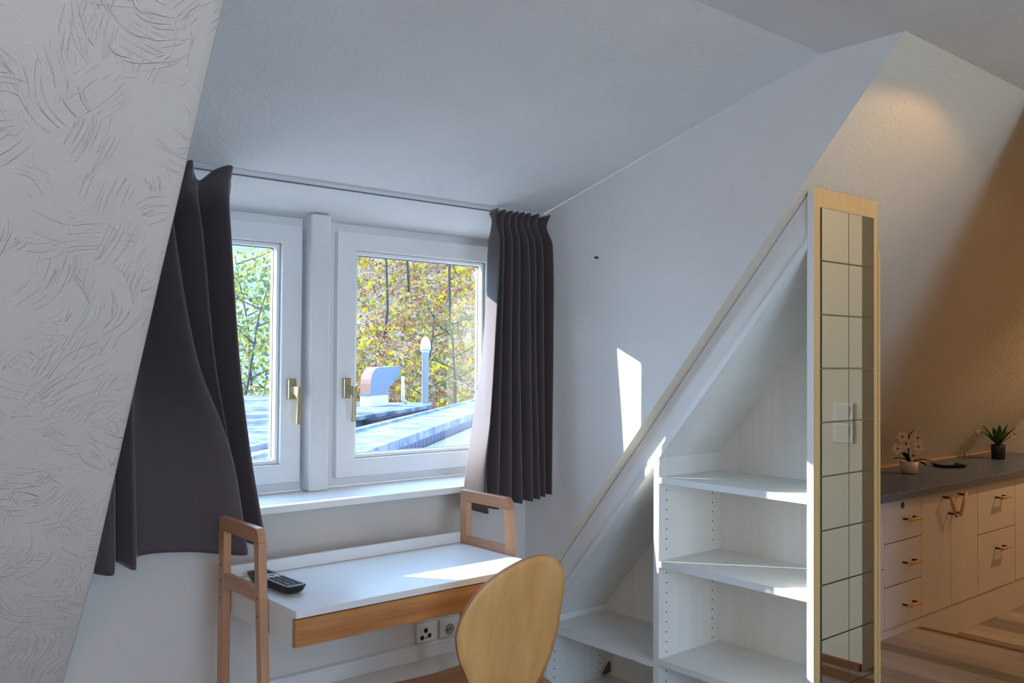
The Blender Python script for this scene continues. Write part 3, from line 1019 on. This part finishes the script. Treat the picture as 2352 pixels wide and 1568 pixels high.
m.prism([(XS - 0.0012, 1.3905, zst(1.3905)), (XS - 0.0012, 2.482, zst(2.482)), (XS - 0.0012, 2.482, zst(2.482) + nx), (XS - 0.0012, 1.3905, zst(1.3905) + nx)], (0.0015, 0, 0))
m.build('edge_band', MAT['ash_edge'], stp)
m = MB()
m.prism([(XS + 0.006, 1.3905, zst(1.3905) + nx), (XS + 0.006, 2.495, zst(2.495) + nx), (XS + 0.006, 2.495, zroof(2.495) - 0.004), (XS + 0.006, 1.3905, zroof(1.3905) - 0.004)], (0.016, 0, 0))
m.build('filler_board', MAT['ash_edge'], sh)
m = MB(); m.box(XS + 0.001, XSB, 2.470, 2.4815, 0.3805, 0.402)
m.build('bottom_strip', MAT['ash'], sh)
for (y0, y1, z1) in ((1.3925, 1.928, 0.980), (1.3925, 1.928, 0.708), (1.3925, 1.928, 0.392), (1.3925, 1.928, 0.10), (1.950, 2.482, 0.380), (1.950, 2.462, 0.130)):
    m = MB(); m.box(XS, XSB, y0 + 0.0004, y1 - 0.0004, z1 - 0.020, z1)
    s_ = m.build('shelf', MAT['ash_edge'] if False else MAT['ash'], sh)
    m = MB(); m.box(XS - 0.0012, XS + 0.0005, y0 + 0.0004, y1 - 0.0004, z1 - 0.020, z1)
    m.build('edge_band', MAT['ash_edge'], s_)
for (x, y, z, d) in ((2.545, 1.915, 0.945, 0), (2.545, 2.448, 0.305, 1), (2.545, 2.44, 0.14, 1), (2.545, 1.405, 1.32, 1)):
    m = MB()
    if d:
        m.prism([(x, y, z), (x + 0.04, y, z + 0.004), (x + 0.04, y, z + 0.045)], (0, 0.012, 0))
    else:
        m.box(x, x + 0.04, y - 0.012, y + 0.0125, z, z + 0.0145)
    m.build('shelf_support', MAT['bracket'], sh, 0.002)

# mirror tiles on the end panel
mr = thing('tiled_mirror', 'narrow mirror of two columns of square tiles on the shelf end panel', 'mirror', (2.45, 1.368, 0.2))
yv = 1.3703
zt0 = 1.794
for row in range(12):
    for c in range(2):
        x0 = 2.300 + c * 0.1490 * 0.985
        w, h = 0.1458, 0.1497
        z1 = zt0 - row * 0.1517
        if z1 - h < 0.02: continue
        m = MB()
        m.box(x0, x0 + w, yv - 0.004, yv, z1 - h, z1, 1)
        m.face([(x0 + 0.0012, yv - 0.0042, z1 - h + 0.0012), (x0 + w - 0.0012, yv - 0.0042, z1 - h + 0.0012), (x0 + w - 0.0012, yv - 0.0042, z1 - 0.0012), (x0 + 0.0012, yv - 0.0042, z1 - 0.0012)], 0)
        m.build('mirror_tile', [MAT['mirror'], MAT['mirror_edge']], mr, merge=False)

# light switches on the partition, seen in the mirror
for k, (z, lab) in enumerate(((1.175, 'upper white rocker switch reflected in the mirror tiles'), (1.102, 'lower white rocker switch reflected in the mirror tiles'))):
    s_ = thing('light_switch', lab, 'light switch', (XP, 1.015, z), 'light switches on the partition')
    m = MB(); m.box(XP - 0.009, XP - 0.0005, 0.975, 1.055, z - 0.036, z + 0.036); m.build('cover_plate', MAT['switch'], s_, 0.002)
    m = MB(); m.prism([(XP - 0.0095, 0.988, z - 0.026), (XP - 0.0095, 1.042, z - 0.026), (XP - 0.014, 1.042, z + 0.026), (XP - 0.014, 0.988, z + 0.026)], (0.004, 0, 0)); m.build('rocker', MAT['switch'], s_, 0.001)

# ------------------------------------------------------------------ kitchen base units
KY, KT, KB = 1.772, 0.806, 0.295          # front plane, top, bottom of the fronts
def bar_handle(parent, p0, p1):
    a, b = Vector(p0), Vector(p1)
    m = MB(); m.tube([a, b], 0.0068, 10)
    h = m.build('handle', MAT['oak_handle'], parent)
    for t in (0.12, 0.88):
        m = MB()
        q = a.lerp(b, t); m.tube([q, q + Vector((0, 0.032, 0))], 0.0045, 8)
        m.build('handle_post', MAT['dark'], h)


def front(name, parent, x0, x1, z0, z1):
    m = MB(); m.box(x0 + 0.002, x1 - 0.002, KY, KY + 0.018, z0 + 0.002, z1 - 0.002)
    return m.build(name, MAT['cabinet'], parent, 0.0015)


def unit(x0, x1, label, fronts):
    u = thing('base_cabinet', label, 'cabinet', (0.5 * (x0 + x1), 1.98, KB), 'white base cabinets under the worktop')
    m = MB(); m.box(x0 + 0.0005, x1 - 0.0005, KY + 0.020, 2.2, KB, KT); m.build('carcass', MAT['carcass'], u)
    for (nm, fx0, fx1, z0, z1, hd) in fronts:
        f = front(nm, u, fx0, fx1, z0, z1)
        if hd:
            bar_handle(f, *hd)
    return u


hx = lambda c, z: ((c - 0.055, KY - 0.032, z), (c + 0.055, KY - 0.032, z))
unit(3.05, 3.446, 'white base cabinet half hidden behind the mirror panel', [('drawer', 3.05, 3.446, 0.54, KT, hx(3.25, 0.70)), ('drawer', 3.05, 3.446, KB, 0.54, hx(3.25, 0.42))])
b = unit(3.446, 3.755, 'white three-drawer base cabinet with a dark keyhole below the white orchid', [
    ('drawer', 3.446, 3.755, 0.635, KT, hx(3.64, 0.722)), ('drawer', 3.446, 3.755, 0.463, 0.635, hx(3.635, 0.546)), ('drawer', 3.446, 3.755, KB, 0.463, hx(3.635, 0.376))])
m = MB(); m.prism([(3.59 + 0.010 * math.cos(a), KY - 0.004, 0.778 + 0.013 * math.sin(a)) for a in [k * math.pi / 8 for k in range(16)]], (0, 0.0039, 0))
m.build('lock', MAT['dark'], b)
unit(3.755, 4.306, 'white two-door base cabinet with wooden handles set in a V', [
    ('door', 3.755, 4.030, KB, KT, ((3.950, KY - 0.032, 0.788), (4.012, KY - 0.032, 0.690))), ('door', 4.030, 4.306, KB, KT, ((4.112, KY - 0.032, 0.788), (4.050, KY - 0.032, 0.690)))])
unit(4.306, 4.730, 'white two-drawer base cabinet right of the V handles', [('drawer', 4.306, 4.730, 0.568, KT, hx(4.54, 0.725)), ('drawer', 4.306, 4.730, KB, 0.568, hx(4.54, 0.487))])
unit(4.730, 5.60, 'white base cabinet at the right edge, lit by warm light', [('door', 4.730, 5.16, KB, KT, None), ('door', 5.16, 5.60, KB, KT, None)])
m = MB()
m.box(3.05, 3.735, KY + 0.004, KY + 0.02, 0.261, KB - 0.001)
m.box(3.736, 5.60, KY + 0.004, KY + 0.02, 0.161, KB - 0.001)
struct(m.build('baseboard_kitchen', MAT['cabinet']))
wt = thing('worktop', 'dark grey speckled worktop along the foot of the sloping wall', 'worktop', (4.3, 2.0, 0.81))
m = MB(); m.box(3.05, 5.615, 1.745, 2.212, KT + 0.001, 0.838); m.build('worktop_slab', MAT['worktop'], wt, 0.003)
m = MB(); m.prism([(3.05, 2.204, 0.8385), (3.05, 2.213, 0.8385), (3.05, 2.211, 0.848), (3.05, 2.204, 0.848)], (2.565, 0, 0)); m.build('wall_strip', plain('pale_joint_strip', srgb(190, 150, 116), 0.5), wt)

# orchid in a white pot
ZW = 0.8385
og = thing('potted_orchid', 'white and magenta orchid in a small white pot on the worktop', 'plant', (4.16, 2.02, ZW))
def at(dx, dy, dz): return (4.16 + dx, 2.02 + dy, ZW + dz)
m = MB(); m.lathe((4.16, 2.02, ZW), [(0.026, 0.0), (0.034, 0.004), (0.043, 0.058), (0.040, 0.058), (0.036, 0.05), (0.0, 0.05)], 24); m.build('pot', MAT['pot_white'], og)


def petal(mb, c, n_, r0, mi=0):
    n_ = Vector(n_).normalized(); a = n_.orthogonal().normalized(); b_ = n_.cross(a)
    for k in range(5):
        t = 2 * math.pi * k / 5 + 0.3
        d = a * math.cos(t) + b_ * math.sin(t); s_ = n_.cross(d)
        c_ = Vector(c)
        mb.raw([c_, c_ + d * r0 * 0.55 + s_ * r0 * 0.42 + n_ * 0.004, c_ + d * r0 + n_ * 0.001, c_ + d * r0 * 0.55 - s_ * r0 * 0.42 + n_ * 0.004], [(0, 1, 2, 3)], mi)


view = Vector((-0.89, -0.44, 0.1))
fl = [(-0.045, 0.01, 0.172), (-0.07, 0.02, 0.118), (0.045, -0.02, 0.165), (0.03, -0.03, 0.125), (0.0, -0.02, 0.085), (0.05, -0.03, 0.135), (-0.03, 0.0, 0.14)]
for f in fl:
    m = MB()
    petal(m, at(*f), view + Vector((random.uniform(-.3, .3), random.uniform(-.3, .3), random.uniform(-.2, .3))), 0.030)
    fo_ = m.build('flower', MAT['petal'], og, merge=False)
    m = MB()
    p = Vector(at(*f)) + view.normalized() * 0.008
    m.lathe(p, [(0.0, -0.006), (0.007, 0.0), (0.0, 0.006)], 8)
    m.build('flower_throat', MAT['magenta'], fo_)
m = MB()
m.tube([at(0, 0, 0.05), at(-0.01, 0, 0.12), at(0.0, 0, 0.18), at(0.03, -0.01, 0.205)], 0.003, 6)
m.build('stem', MAT['leaf_dark'], og)


def leaf(mb, base, dirn, length, width, droop=0.3, nseg=6, mi=0):
    d = Vector(dirn).normalized(); side = d.cross(Vector((0, 0, 1)))
    if side.length < 0.05: side = Vector((1, 0, 0))
    side.normalize()
    pts = []
    for i in range(nseg + 1):
        t = i / nseg
        c = Vector(base) + d * length * t + Vector((0, 0, -droop * length * t * t))
        w = width * (math.sin(math.pi * (0.12 + 0.88 * t)) ** 0.8) * (1 if t < 1 else 0)
        pts.append((c + side * w + Vector((0, 0, 0.25 * w)), c, c - side * w + Vector((0, 0, 0.25 * w))))
    for a, b_ in zip(pts, pts[1:]):
        mb.face([a[0], a[1], b_[1], b_[0]], mi, True); mb.face([a[1], a[2], b_[2], b_[1]], mi, True)


m = MB()
for dn, ln in (((0.5, -0.5, 0.25), 0.13), ((-0.6, 0.3, 0.4), 0.10), ((-0.3, 0.5, 1.2), 0.10), ((0.7, -0.2, 0.1), 0.12), ((-0.5, 0.2, 0.9), 0.10), ((0.4, -0.4, 2.2), 0.07)):
    leaf(m, at(0, 0, 0.052), dn, ln, 0.020, 0.35)
m.build('leaves', MAT['leaf_dark'], og, merge=False)

ty = thing('serving_dish', 'small dark rectangular dish lying on the worktop between two plants', 'dish', (4.58, 2.02, ZW))
m = MB()
dl = Vector((0.096, -0.072, 0)); dw = Vector((0.036, 0.048, 0))
c = Vector((4.585, 2.025, ZW))
lo = [c - dl * 0.42 - dw * 0.8, c + dl * 0.42 - dw * 0.8, c + dl * 0.42 + dw * 0.8, c - dl * 0.42 + dw * 0.8]
hi = [c - dl * 0.55 - dw + Vector((0, 0, .014)), c + dl * 0.55 - dw + Vector((0, 0, .014)), c + dl * 0.55 + dw + Vector((0, 0, .014)), c - dl * 0.55 + dw + Vector((0, 0, .014))]
m.raw(lo, [(3, 2, 1, 0)]); m.raw(lo + hi, [(i, (i + 1) % 4, (i + 1) % 4 + 4, i + 4) for i in range(4)])
lo2 = [p + Vector((0, 0, .004)) for p in lo]; hi2 = [c + (p - c) * 0.95 for p in hi]
m.raw(hi + hi2, [(i, (i + 1) % 4, (i + 1) % 4 + 4, i + 4) for i in range(4)]); m.raw(hi2 + lo2, [(i, (i + 1) % 4, (i + 1) % 4 + 4, i + 4) for i in range(4)]); m.raw(lo2, [(0, 1, 2, 3)])
m.build('dish_body', MAT['dark'], ty)

pg = thing('potted_plant', 'green sword-leaved plant with white blooms in a black pot on the worktop', 'plant', (5.17, 2.02, ZW))
pc = Vector((5.17, 2.02, ZW))
m = MB(); m.lathe(pc, [(0.030, 0.0), (0.033, 0.003), (0.036, 0.075), (0.033, 0.078), (0.030, 0.07), (0.0, 0.07)], 20); m.build('pot', MAT['dark'], pg)
m = MB()
for i in range(16):
    a = i * 2.399
    tilt = 0.25 + 0.9 * ((i * 7) % 16) / 16
    leaf(m, pc + Vector((0, 0, 0.07)), (math.cos(a) * tilt, math.sin(a) * tilt, 1.0), 0.10 + 0.09 * ((i * 5) % 7) / 7, 0.013, 0.12)
m.build('leaves', MAT['leaf_green'], pg, merge=False)
MAT['cream'] = plain('cream_petal', srgb(206, 190, 140), 0.6)
for f in ((-0.075, 0.07, 0.16), (0.05, -0.06, 0.13), (-0.06, 0.075, 0.15)):
    m = MB()
    petal(m, pc + Vector(f), view, 0.018)
    m.build('flower', MAT['cream'], pg, merge=False)

# ------------------------------------------------------------------ outside: roofs, cowl, flue
ZR = 0.46
def xy(p, z): return (p[0], p[1], z)
nr = thing('low_roof', 'nearest white flat roof edge crossing both windows', 'roof', (4.5, 7.3, -2))
near = [(1.0, 4.34), (4.31, 7.32), (9.62, 12.22), (13.5, 15.7)]
far = [(16.5, 19.5), (12.83, 16.29), (6.0, 10.2), (3.52, 7.99), (-0.5, 4.4)]
m = MB()
m.prism([xy(p, ZR) for p in near + far], (0, 0, -0.10)); m.build('roof_slab', MAT['roof_white'], nr)
m = MB()
a, b_ = Vector((1.0, 4.34, 0)), Vector((13.5, 15.7, 0))
dn = (b_ - a).normalized(); nrm = Vector((-dn.y, dn.x, 0))
m.prism([a + nrm * 0.75 + Vector((0, 0, ZR)), a + nrm * 0.82 + Vector((0, 0, ZR)), a + nrm * 0.82 + Vector((0, 0, ZR + .03)), a + nrm * 0.75 + Vector((0, 0, ZR + .03))], dn * 16.8)
m.build('roof_seam', MAT['roof_white'], nr)
m = MB()
m.prism([xy(near[0], ZR - 0.1) , xy(near[-1], ZR - 0.1), (near[-1][0] - .3, near[-1][1] + .3, -2.5), (near[0][0] - .3, near[0][1] + .3, -2.5)], nrm * 0.2)
m.build('fascia', MAT['boards'], nr)
lr = thing('ribbed_canopy', 'pale lilac ribbed canopy sheet low outside the right window', 'canopy', (5.5, 6.5, -1))
m = MB()
q0, q1 = Vector((2.2, 5.4, ZR - 0.20)), Vector((13.5, 15.65, ZR - 0.20))
m.prism([q0, q1, q1 + Vector((2.6, -2.9, -0.25)), q0 + Vector((2.6, -2.9, -0.25))], (0, 0, -0.03))
m.build('canopy_sheet', MAT['lilac'], lr)
for t in (0.15, 0.5, 0.85):
    m = MB()
    p = q0.lerp(q1, t) + Vector((2.4, -2.7, -0.26))
    m.box(p.x - 0.05, p.x + 0.05, p.y - 0.05, p.y + 0.05, -3, p.z)
    m.build('post', MAT['steel'], lr)
fr_ = thing('flat_roof_building', 'pale felted flat roof with dark walls carrying the copper cowl', 'building', (8, 14, -3))
poly = [(3.2, 7.95), (4.46, 9.21), (7.13, 12.08), (10.11, 14.33), (10.75, 15.2), (9.6, 15.9), (9.9, 20.8), (3.0, 19.5), (-2, 14)]
m = MB(); m.prism([xy(p, ZR) for p in poly], (0, 0, -0.06)); m.build('roof_slab', roofmat('leafy_roof_felt', srgb(58, 64, 78), srgb(118, 122, 132), 1.6), fr_)
cxp = sum(p[0] for p in poly) / len(poly); cyp = sum(p[1] for p in poly) / len(poly)
m = MB(); m.prism([(cxp + (p[0] - cxp) * 0.975, cyp + (p[1] - cyp) * 0.975, ZR - 0.06) for p in poly], (0, 0, -3)); m.build('outer_wall', MAT['facade_teal'], fr_)
m = MB()
a, b_ = Vector((7.35, 12.25, 0)), Vector((10.0, 14.26, 0)); dn2 = (b_ - a)
m.prism([a + Vector((0.05, 0.02, ZR - .065)), a + dn2 + Vector((0.05, 0.02, ZR - .065)), a + dn2 + Vector((0.05, 0.02, -1)), a + Vector((0.05, 0.02, -1))], Vector((0.06, -0.08, 0)))
m.build('dark_cladding', MAT['facade_dark'], fr_)

e1 = Vector((0.87, 0.49, 0)).normalized(); e2 = Vector((-e1.y, e1.x, 0)) * 0.22
ob = Vector((8.8, 14.42, ZR))
cw = thing('vent_cowl', 'curved copper ventilation cowl on the flat roof outside the right window', 'vent cowl', tuple(ob))
def cp(s, h): return ob + e1 * s + Vector((0, 0, h))
m = MB(); m.prism([cp(0, 0), cp(0.70, 0), cp(0.70, 0.20), cp(0, 0.20)], e2); m.build('base', MAT['steel'], cw)
m = MB(); m.prism([cp(-0.02, 0.20), cp(0.73, 0.20), cp(0.73, 0.235), cp(-0.02, 0.235)], e2 * 1.05); m.build('collar', MAT['zinc'], cw)
arc = [(0, 0.235), (0, 0.42)] + [(0.33 - 0.33 * math.cos(R(a)), 0.42 + 0.31 * math.sin(R(a))) for a in (15, 30, 45, 60, 75, 90)] + [(1.28, 0.745), (1.12, 0.56), (0.80, 0.37), (0.72, 0.36), (0.72, 0.235)]
m = MB()
k = len(arc)
a_ = [cp(*q) for q in arc]; b2 = [p + e2 for p in a_]
m.raw(a_, [tuple(range(k))], 1); m.raw(b2, [tuple(reversed(range(k)))], 1)
m.raw(a_ + b2, [(i, i + k, (i + 1) % k + k, (i + 1) % k) for i in range(k)], 0)
m.build('hood', [MAT['copper'], MAT['zinc']], cw)
fp = thing('flue_pipe', 'tall pale steel flue pipe with tapered cap outside the right window', 'flue pipe', (10.4, 14.96, ZR))
m = MB(); m.lathe((10.40, 14.96, ZR), [(0.072, 0), (0.072, 1.02), (0.085, 1.02), (0.085, 1.06)], 20); m.build('pipe', MAT['steel'], fp)
m = MB(); m.lathe((10.40, 14.96, ZR), [(0.085, 1.061), (0.105, 1.07), (0.108, 1.16), (0.075, 1.30), (0.04, 1.33), (0.0, 1.335)], 20); m.build('cap', MAT['steel'], fp)
sp = thing('vent_pipe', 'thin pale vent pipe between the copper cowl and the flue', 'pipe', (9.75, 14.8, ZR))
m = MB(); m.tube([(9.95, 14.95, ZR), (9.82, 14.88, ZR + 0.10), (9.80, 14.87, ZR + 0.55)], 0.035, 12); m.build('pipe', MAT['steel'], sp)

# ------------------------------------------------------------------ outside: hillside and trees
m = MB()
def hz(d, a):   # terrain height by distance and heading
    t = max(0.0, d - 23.0)
    k = min(1.0, max(0.12, (a - R(25.5)) / R(4)))
    return -3.0 + t * 0.42 * k + 0.5 * pnoise(Vector((a * 6, d * 0.12, 0))) + 1.4 * pnoise(Vector((a * 3, d * 0.05, 5)))
nd, na = 60, 90
g = []
for i in range(nd):
    d = 17 + 55 * i / (nd - 1)
    for j in range(na):
        a = R(-8) + R(75) * j / (na - 1)
        g.append((d * math.sin(a), d * math.cos(a), hz(d, a)))
m.raw(g, [(i * na + j, i * na + j + 1, (i + 1) * na + j + 1, (i + 1) * na + j) for i in range(nd - 1) for j in range(na - 1)], 0, True)
struct(m.build('hill', MAT['hill']))
m = MB()
m.face([(-80, 3.2, -3.2), (90, 3.2, -3.2), (90, 90, -3.2), (-80, 90, -3.2)])
struct(m.build('ground', MAT['hill']))
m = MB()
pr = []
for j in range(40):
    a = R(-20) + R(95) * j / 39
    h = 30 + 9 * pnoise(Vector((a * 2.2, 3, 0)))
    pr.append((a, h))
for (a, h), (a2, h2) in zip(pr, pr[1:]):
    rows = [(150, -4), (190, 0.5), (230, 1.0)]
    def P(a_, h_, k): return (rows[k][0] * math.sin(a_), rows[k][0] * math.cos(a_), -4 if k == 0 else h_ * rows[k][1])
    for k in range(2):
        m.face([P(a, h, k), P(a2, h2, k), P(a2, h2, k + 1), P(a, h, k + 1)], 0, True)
struct(m.build('hill_far', roofmat('hazy_woods', srgb(96, 104, 128), srgb(118, 122, 142), 0.08)))  # distance haze put into the colour: woods tinted blue-grey

rng = random.Random(5)
def rdir():
    while True:
        v = Vector((rng.uniform(-1, 1), rng.uniform(-1, 1), rng.uniform(-1, 1)))
        if 0.05 < v.length < 1: return v.normalized()


def scatter(mb, c, rad, n_, size, squash=0.75):
    for _ in range(n_):
        p = c + Vector((rng.gauss(0, 0.5) * rad, rng.gauss(0, 0.5) * rad, rng.gauss(0, 0.5) * rad * squash))
        nv = rdir(); a_ = nv.orthogonal().normalized(); b_ = nv.cross(a_)
        s_ = size * rng.uniform(0.6, 1.3)
        mb.face([p + a_ * s_, p + b_ * s_ * 0.6, p - a_ * s_, p - b_ * s_ * 0.6])


def tree(heading, dist, height, lean, mat, label, nleaf, crown0=0.35, spread=0.35, leafsize=0.085, group='autumn trees on the hillside', trunk=0.13):
    a = R(heading)
    base = Vector((dist * math.sin(a), dist * math.cos(a), hz(dist, a) - 0.2))
    t = thing('tree', label, 'tree', tuple(base), group)
    px = Vector((math.cos(a), -math.sin(a), 0))
    mb = MB()
    pts = [base + Vector((0, 0, height * s_)) + px * lean * height * s_ * s_ + Vector((pnoise(Vector((s_ * 3, heading, 0))), pnoise(Vector((s_ * 3, heading, 9))), 0)) * 0.25 for s_ in [k / 7 for k in range(8)]]
    mb.tube(pts, [trunk * (1 - 0.8 * k / 7) for k in range(8)], 8)
    tips = []
    for k in range(9):
        s_ = crown0 + (1 - crown0) * (k + 0.5) / 9
        i = min(int(s_ * 7), 6)
        p = pts[i].lerp(pts[i + 1], s_ * 7 - i)
        an = k * 2.4 + heading
        d = Vector((math.cos(an), math.sin(an), 0.35)).normalized()
        ln = height * spread * (1.1 - 0.5 * s_)
        q1 = p + d * ln * 0.5 + Vector((0, 0, 0.03 * ln)); q2 = p + d * ln + Vector((0, 0, 0.12 * ln))
        mb.tube([p, q1, q2], [trunk * 0.35, trunk * 0.22, trunk * 0.08], 6, cap=False)
        tips += [q1, q2, q1.lerp(q2, 0.5)]
    mb.build('trunk', MAT['bark'], t, merge=False)
    lf = MB()
    for q in tips + [pts[-1]]:
        scatter(lf, q, height * 0.16, nleaf // 28, leafsize)
    lf.build('foliage', MAT[mat], t, merge=False)['kind'] = 'stuff'
    return t


TREES = [
    (23.2, 24, 6.2, 0.14, 'leaf_lime', 'dark leaning tree with pale green leaves in the left window, next to the curtain', 1000),
    (24.6, 29, 7.4, -0.10, 'leaf_yellow', 'tree with bare crossing branches in the middle of the left window', 1300),
    (26.2, 27, 6.6, 0.05, 'leaf_lime', 'green leafy tree at the right edge of the left window', 1900),
    (30.4, 31, 8.5, 0.02, 'leaf_lime', 'green tree at the upper left corner of the right window', 3000),
    (32.2, 37, 9.6, 0.05, 'leaf_yellow', 'yellow-green tree crown at the top of the right window, left of its middle', 3600),
    (33.8, 42, 10.5, -0.06, 'leaf_yellow', 'yellow tree crown at the top middle of the right window', 4600),
    (36.2, 36, 9.4, 0.04, 'leaf_yellow', 'bright yellow-green tree filling the upper right of the right window', 6400),
    (38.3, 33, 8.6, -0.05, 'leaf_yellow', 'yellow tree overhanging behind the right curtain', 4600),
    (31.2, 25, 2.6, 0.0, 'leaf_rust', 'rusty low tree behind the copper cowl', 1100),
    (34.9, 27, 4.2, 0.05, 'leaf_olive', 'thin half-bare tree behind the steel flue', 350),
    (36.9, 26, 4.4, -0.05, 'leaf_olive', 'thin dark-stemmed tree right of the steel flue', 350),
]
for (hd, ds, ht, ln, mt, lb, nl) in TREES:
    tree(hd, ds, ht, ln, mt, lb, nl, crown0=0.6 if ht > 8 else 0.35, trunk=0.065)
m = MB()
for _ in range(9000):
    d = rng.uniform(22, 48); a = R(rng.uniform(20, 43))
    c = Vector((d * math.sin(a), d * math.cos(a), hz(d, a) + abs(rng.gauss(0, 0.35))))
    scatter(m, c, 0.25, 3, 0.07 * rng.uniform(0.7, 1.6))
o = m.build('undergrowth', MAT['leaf_rust'], merge=False)
tag(o, 'rusty brown leaves and undergrowth covering the hillside outside', 'undergrowth', kind='stuff')
m = MB()
for _ in range(2200):
    d = rng.uniform(22, 46); a = R(rng.uniform(20, 43))
    c = Vector((d * math.sin(a), d * math.cos(a), hz(d, a) + abs(rng.gauss(0, 0.5))))
    scatter(m, c, 0.22, 4, 0.085 * rng.uniform(0.7, 1.5))
o = m.build('foliage', MAT['leaf_yellow'], merge=False)
tag(o, 'scattered yellow leaves on the bushes of the hillside outside', 'foliage', kind='stuff')
m = MB()
for _ in range(60):
    x, y = rng.uniform(2, 10), rng.uniform(6, 17)
    c = Vector((x, y, ZR + 0.012))
    s_ = 0.035
    an = rng.uniform(0, 6.28)
    ax, bx = Vector((math.cos(an), math.sin(an), 0.1)) * s_, Vector((-math.sin(an), math.cos(an), 0.1)) * s_ * 0.6
    m.face([c + ax, c + bx, c - ax, c - bx])
o = m.build('leaves', MAT['leaf_rust'], merge=False)
tag(o, 'fallen autumn leaves lying on the pale flat roofs outside', 'leaves', kind='stuff')
